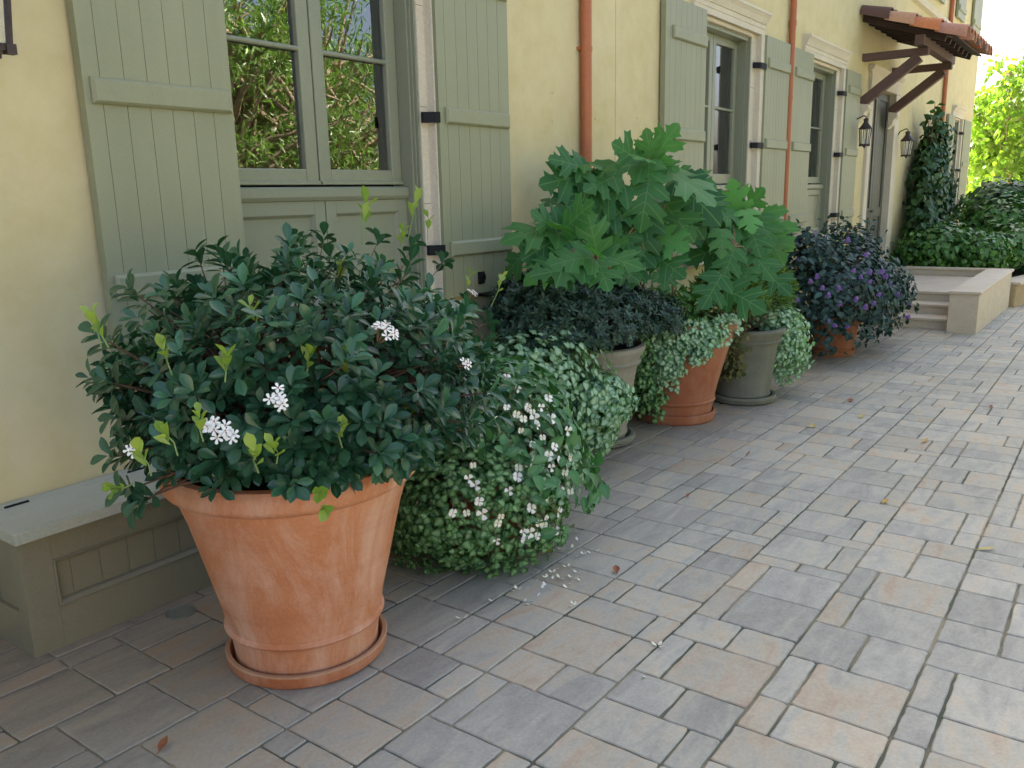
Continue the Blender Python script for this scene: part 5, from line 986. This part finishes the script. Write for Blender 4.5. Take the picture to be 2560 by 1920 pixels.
# trees and rail across the drive (seen only as reflections in the window)
def comp(name, label, x, y, seed, zc=3.2, rr=(2.6, 1.8, 2.4), lean=(1.0, .3)):
    return tree(name, label, x, y, zc + .6, ((x + lean[0] * .6, y + lean[1], zc), rr), 13000, (.09, .17), 'L_far', 'barkpale', .20, lean, seed, 'trees mirrored in the near window', T=T_strip, clusters=170, csize=.42, droop=-.25)
comp('garden_tree', 'leaning tree across the drive, mirrored in the left panes of the near window', 6.6, -3.6, 21, 2.9, (2.4, 1.5, 2.3), (1.3, .3)); comp('garden_tree', 'feathery tree across the drive, mirrored in the right panes of the near window', 10.2, -4.2, 22, 3.0, (2.8, 1.7, 2.5), (-.8, .2))
comp('garden_tree', 'tree across the drive behind the mirrored ones', 8.6, -7.5, 23, 3.8, (4.2, 2.0, 3.4), (.6, 0)); comp('garden_tree', 'tree across the drive mirrored in the far windows', 17.5, -6.5, 24, 3.6, (4.0, 2.0, 3.2), (.6, 0))
bounce_wall = Empty0('garden_wall', label='cream wall added across the drive for warm bounce light, mirrored behind the trees', cat='wall'); MB().box(-6, 34, -10.6, -10.3, -1.2, 2.6).build('wall', M['stucco'], bounce_wall, bevel=.01); MB().box(-6.05, 34.05, -10.65, -10.25, 2.6, 2.7).build('coping', M['step'], bounce_wall, bevel=.01); anchor(bounce_wall, (14, -10.4, -.3))  # out-of-view wall added to bounce warm sunlight towards the house
hd = shrub('hedge', 'dark hedge along the far side of the drive, mirrored in the glass', 'hedge', [((5 + 3.2 * i, -8.6, 1.0), (2.1, .7, 1.4), 1100) for i in range(7)], T_ov, 'L_bed', (.14, .22), (14, -8.6, -.4), 120)

# ============================================================ LITTER on the paving
def fallen(u, v, L, m, label, rot, curl=.25, w=.22, stem=True):
    p = ong(u, v); L *= .72 if p.x > 3.2 else 1; T = leaf_grid(lambda t: w * math.sin(PI * t ** .9) + .01, 6, 2, -curl * .5, curl); b = MB(); c, s = math.cos(rot), math.sin(rot)
    b.add([((x * c - y * s) * L, (x * s + y * c) * L, z * L + .004 + abs(math.sin(x * 7)) * .003) for x, y, z in T[0]], [tuple(f) for f in T[1]])
    if stem: b.tube([(0, 0, .004), (-.3 * L * c, -.3 * L * s, .008)], .0011, 5)
    o = b.build('fallen_leaf', M[m], smooth='full', loc=(p.x, p.y, p.z + .002), fix=False)
    tag(o, label, 'fallen leaf', 'fallen leaves on the paving')
k = 2212 / 2560
def zo(n, a, b): o = {'1': (1280, 1440), '3': (1280, 960), '4': (1920, 960), '5': (0, 1440)}[n]; return ((o[0] + a * 640 / 2212) * k, (o[1] + b * 640 / 2212) * k)
fallen(*zo('5', 1375, 1535), .055, 'deadbrown', 'curled reddish-brown leaf on the pavers at the bottom left', .55, .5)
fallen(*zo('3', 255, 1480), .07, 'deadochre', 'ochre leaf lying at the edge of the trailing foliage', -.5, .3, .2)
fallen(*zo('4', 1810, 1440), .12, 'deadyellow', 'slender pale yellow leaf alone on the drive at the right', -.9, .15, .13)
fallen(*zo('4', 990, 1040), .08, 'deadochre', 'small golden leaf in the middle of the drive', -.2, .3)
fallen(*zo('4', 375, 385), .11, 'deadyellow', 'pale green pointed leaf in the open, nearer of two beyond the pots', .1, .2, .3)
fallen(*zo('4', 795, 300), .11, 'deadyellow', 'straw-coloured leaf, farther of two beyond the pots', .05, .2, .25)
fallen(*zo('4', 715, 160), .10, 'deadbrown', 'pinkish-brown leaf on the drive level with the mossy grey pot', .3, .3, .3)
fallen(*zo('3', 905, 1650), .05, 'deadbrown', 'tiny dark curled leaf right of the scattered petals', .6, .6, .3)
fallen(*zo('3', 2020, 630), .10, 'deadbrown', 'twiggy dark brown leaf in front of the middle terracotta pot', .0, .4, .08)
fallen(*zo('3', 1510, 985), .06, 'deadbrown', 'small brown leaf on a tan paver before the pots', .2, .3, .2)
fallen(*zo('4', 1330, 515), .16, 'deadochre', 'long thin tan leaf far out on the drive', -.15, .15, .09)
fallen(*zo('4', 1925, 215), .09, 'deadbrown', 'reddish leaf farthest up the drive near the right edge', .1, .3, .2)
pm = []
for s in (1, 2, 3):
    rd = random.Random(s); b = MB(); n = 7; a0 = rd.uniform(0, 6)
    for q in range(rd.choice((1, 2, 3))):
        ox, oy, a = rd.uniform(-.008, .008), rd.uniform(-.008, .008), rd.uniform(0, 6.28); pp_ = [(0, 0), (.006, .0045), (.012, .005), (.017, 0), (.012, -.005), (.006, -.0045)]
        b.add([(ox + x * math.cos(a) - y * math.sin(a), oy + x * math.sin(a) + y * math.cos(a), .002 + .5 * x * x / .017 + q * .002) for x, y in pp_], [tuple(range(6))])
    o = b.build('petal', M['petal' if s < 3 else 'petalcream'], fix=False); pm.append(o.data); bpy.data.objects.remove(o)
spots = [zo('1', a, b_) for a, b_ in ((60, 235), (135, 245), (515, 262), (600, 45), (475, 100), (520, 20), (350, 35), (275, 110), (300, 25), (110, 120), (210, 50), (45, 130), (155, 212), (330, 120), (1265, 620), (1150, 865))] + [zo('3', a, b_) for a, b_ in ((545, 1280), (500, 1430), (575, 1630), (675, 1460), (420, 1430), (570, 1360), (460, 1365), (380, 1345), (350, 1370), (745, 1450), (620, 1480), (540, 1490), (390, 1605), (485, 1590), (225, 1630), (180, 1640), (400, 1270), (440, 1225))] + [(1062, 1298), (995, 1337), (1240, 1307), (1180, 1265), (1210, 1250), (1160, 1290), (1135, 1300), (1195, 1240), (1225, 1262), (1250, 1240)]
for i, (u, v) in enumerate(spots):
    p = ong(u, v); o = bpy.data.objects.new('petal', pm[i % 3]); COL.objects.link(o); o.location = (p.x, p.y, p.z + .001); o.rotation_euler = (0, 0, i * 1.7); s_ = 0.9 + .5 * ((i * 37) % 10) / 10; o.scale = (s_,) * 3
    tag(o, 'small white petal dropped on the paving below the begonia', 'petal', 'fallen white petals')

# ============================================================ LIGHT
EL, AZ = math.radians(44), math.radians(52)    # AZ measured from +x towards +y: the sun stands behind the house
w = bpy.data.worlds.new('World'); sc.world = w; w.use_nodes = True; nt = w.node_tree; bg = nt.nodes['Background']
sky = nt.nodes.new('ShaderNodeTexSky'); sky.sky_type = 'NISHITA'; sky.sun_disc = False; sky.sun_elevation = EL; sky.sun_rotation = PI / 2 - AZ; sky.air_density = 0.75; sky.dust_density = 6.0; sky.ozone_density = 0.0; sky.altitude = 50
nt.links.new(sky.outputs[0], bg.inputs[0]); bg.inputs[1].default_value = 0.12
sun = bpy.data.lights.new('sun', 'SUN'); sun.energy = 5.0; sun.angle = math.radians(0.5); sun.color = (1, 0.92, 0.78); so = bpy.data.objects.new('sun', sun); COL.objects.link(so)
sd = Vector((math.cos(EL) * math.cos(AZ), math.cos(EL) * math.sin(AZ), math.sin(EL))); so.rotation_mode = 'QUATERNION'; so.rotation_quaternion = Vector((0, 0, 1)).rotation_difference(sd); so.location = (10, 20, 20)
vs = sc.view_settings; vs.view_transform = 'Standard'; vs.look = 'None'; vs.exposure = 2.32; vs.gamma = 1.0
sc.cycles.max_bounces = 8; sc.cycles.transparent_max_bounces = 12; sc.cycles.diffuse_bounces = 4
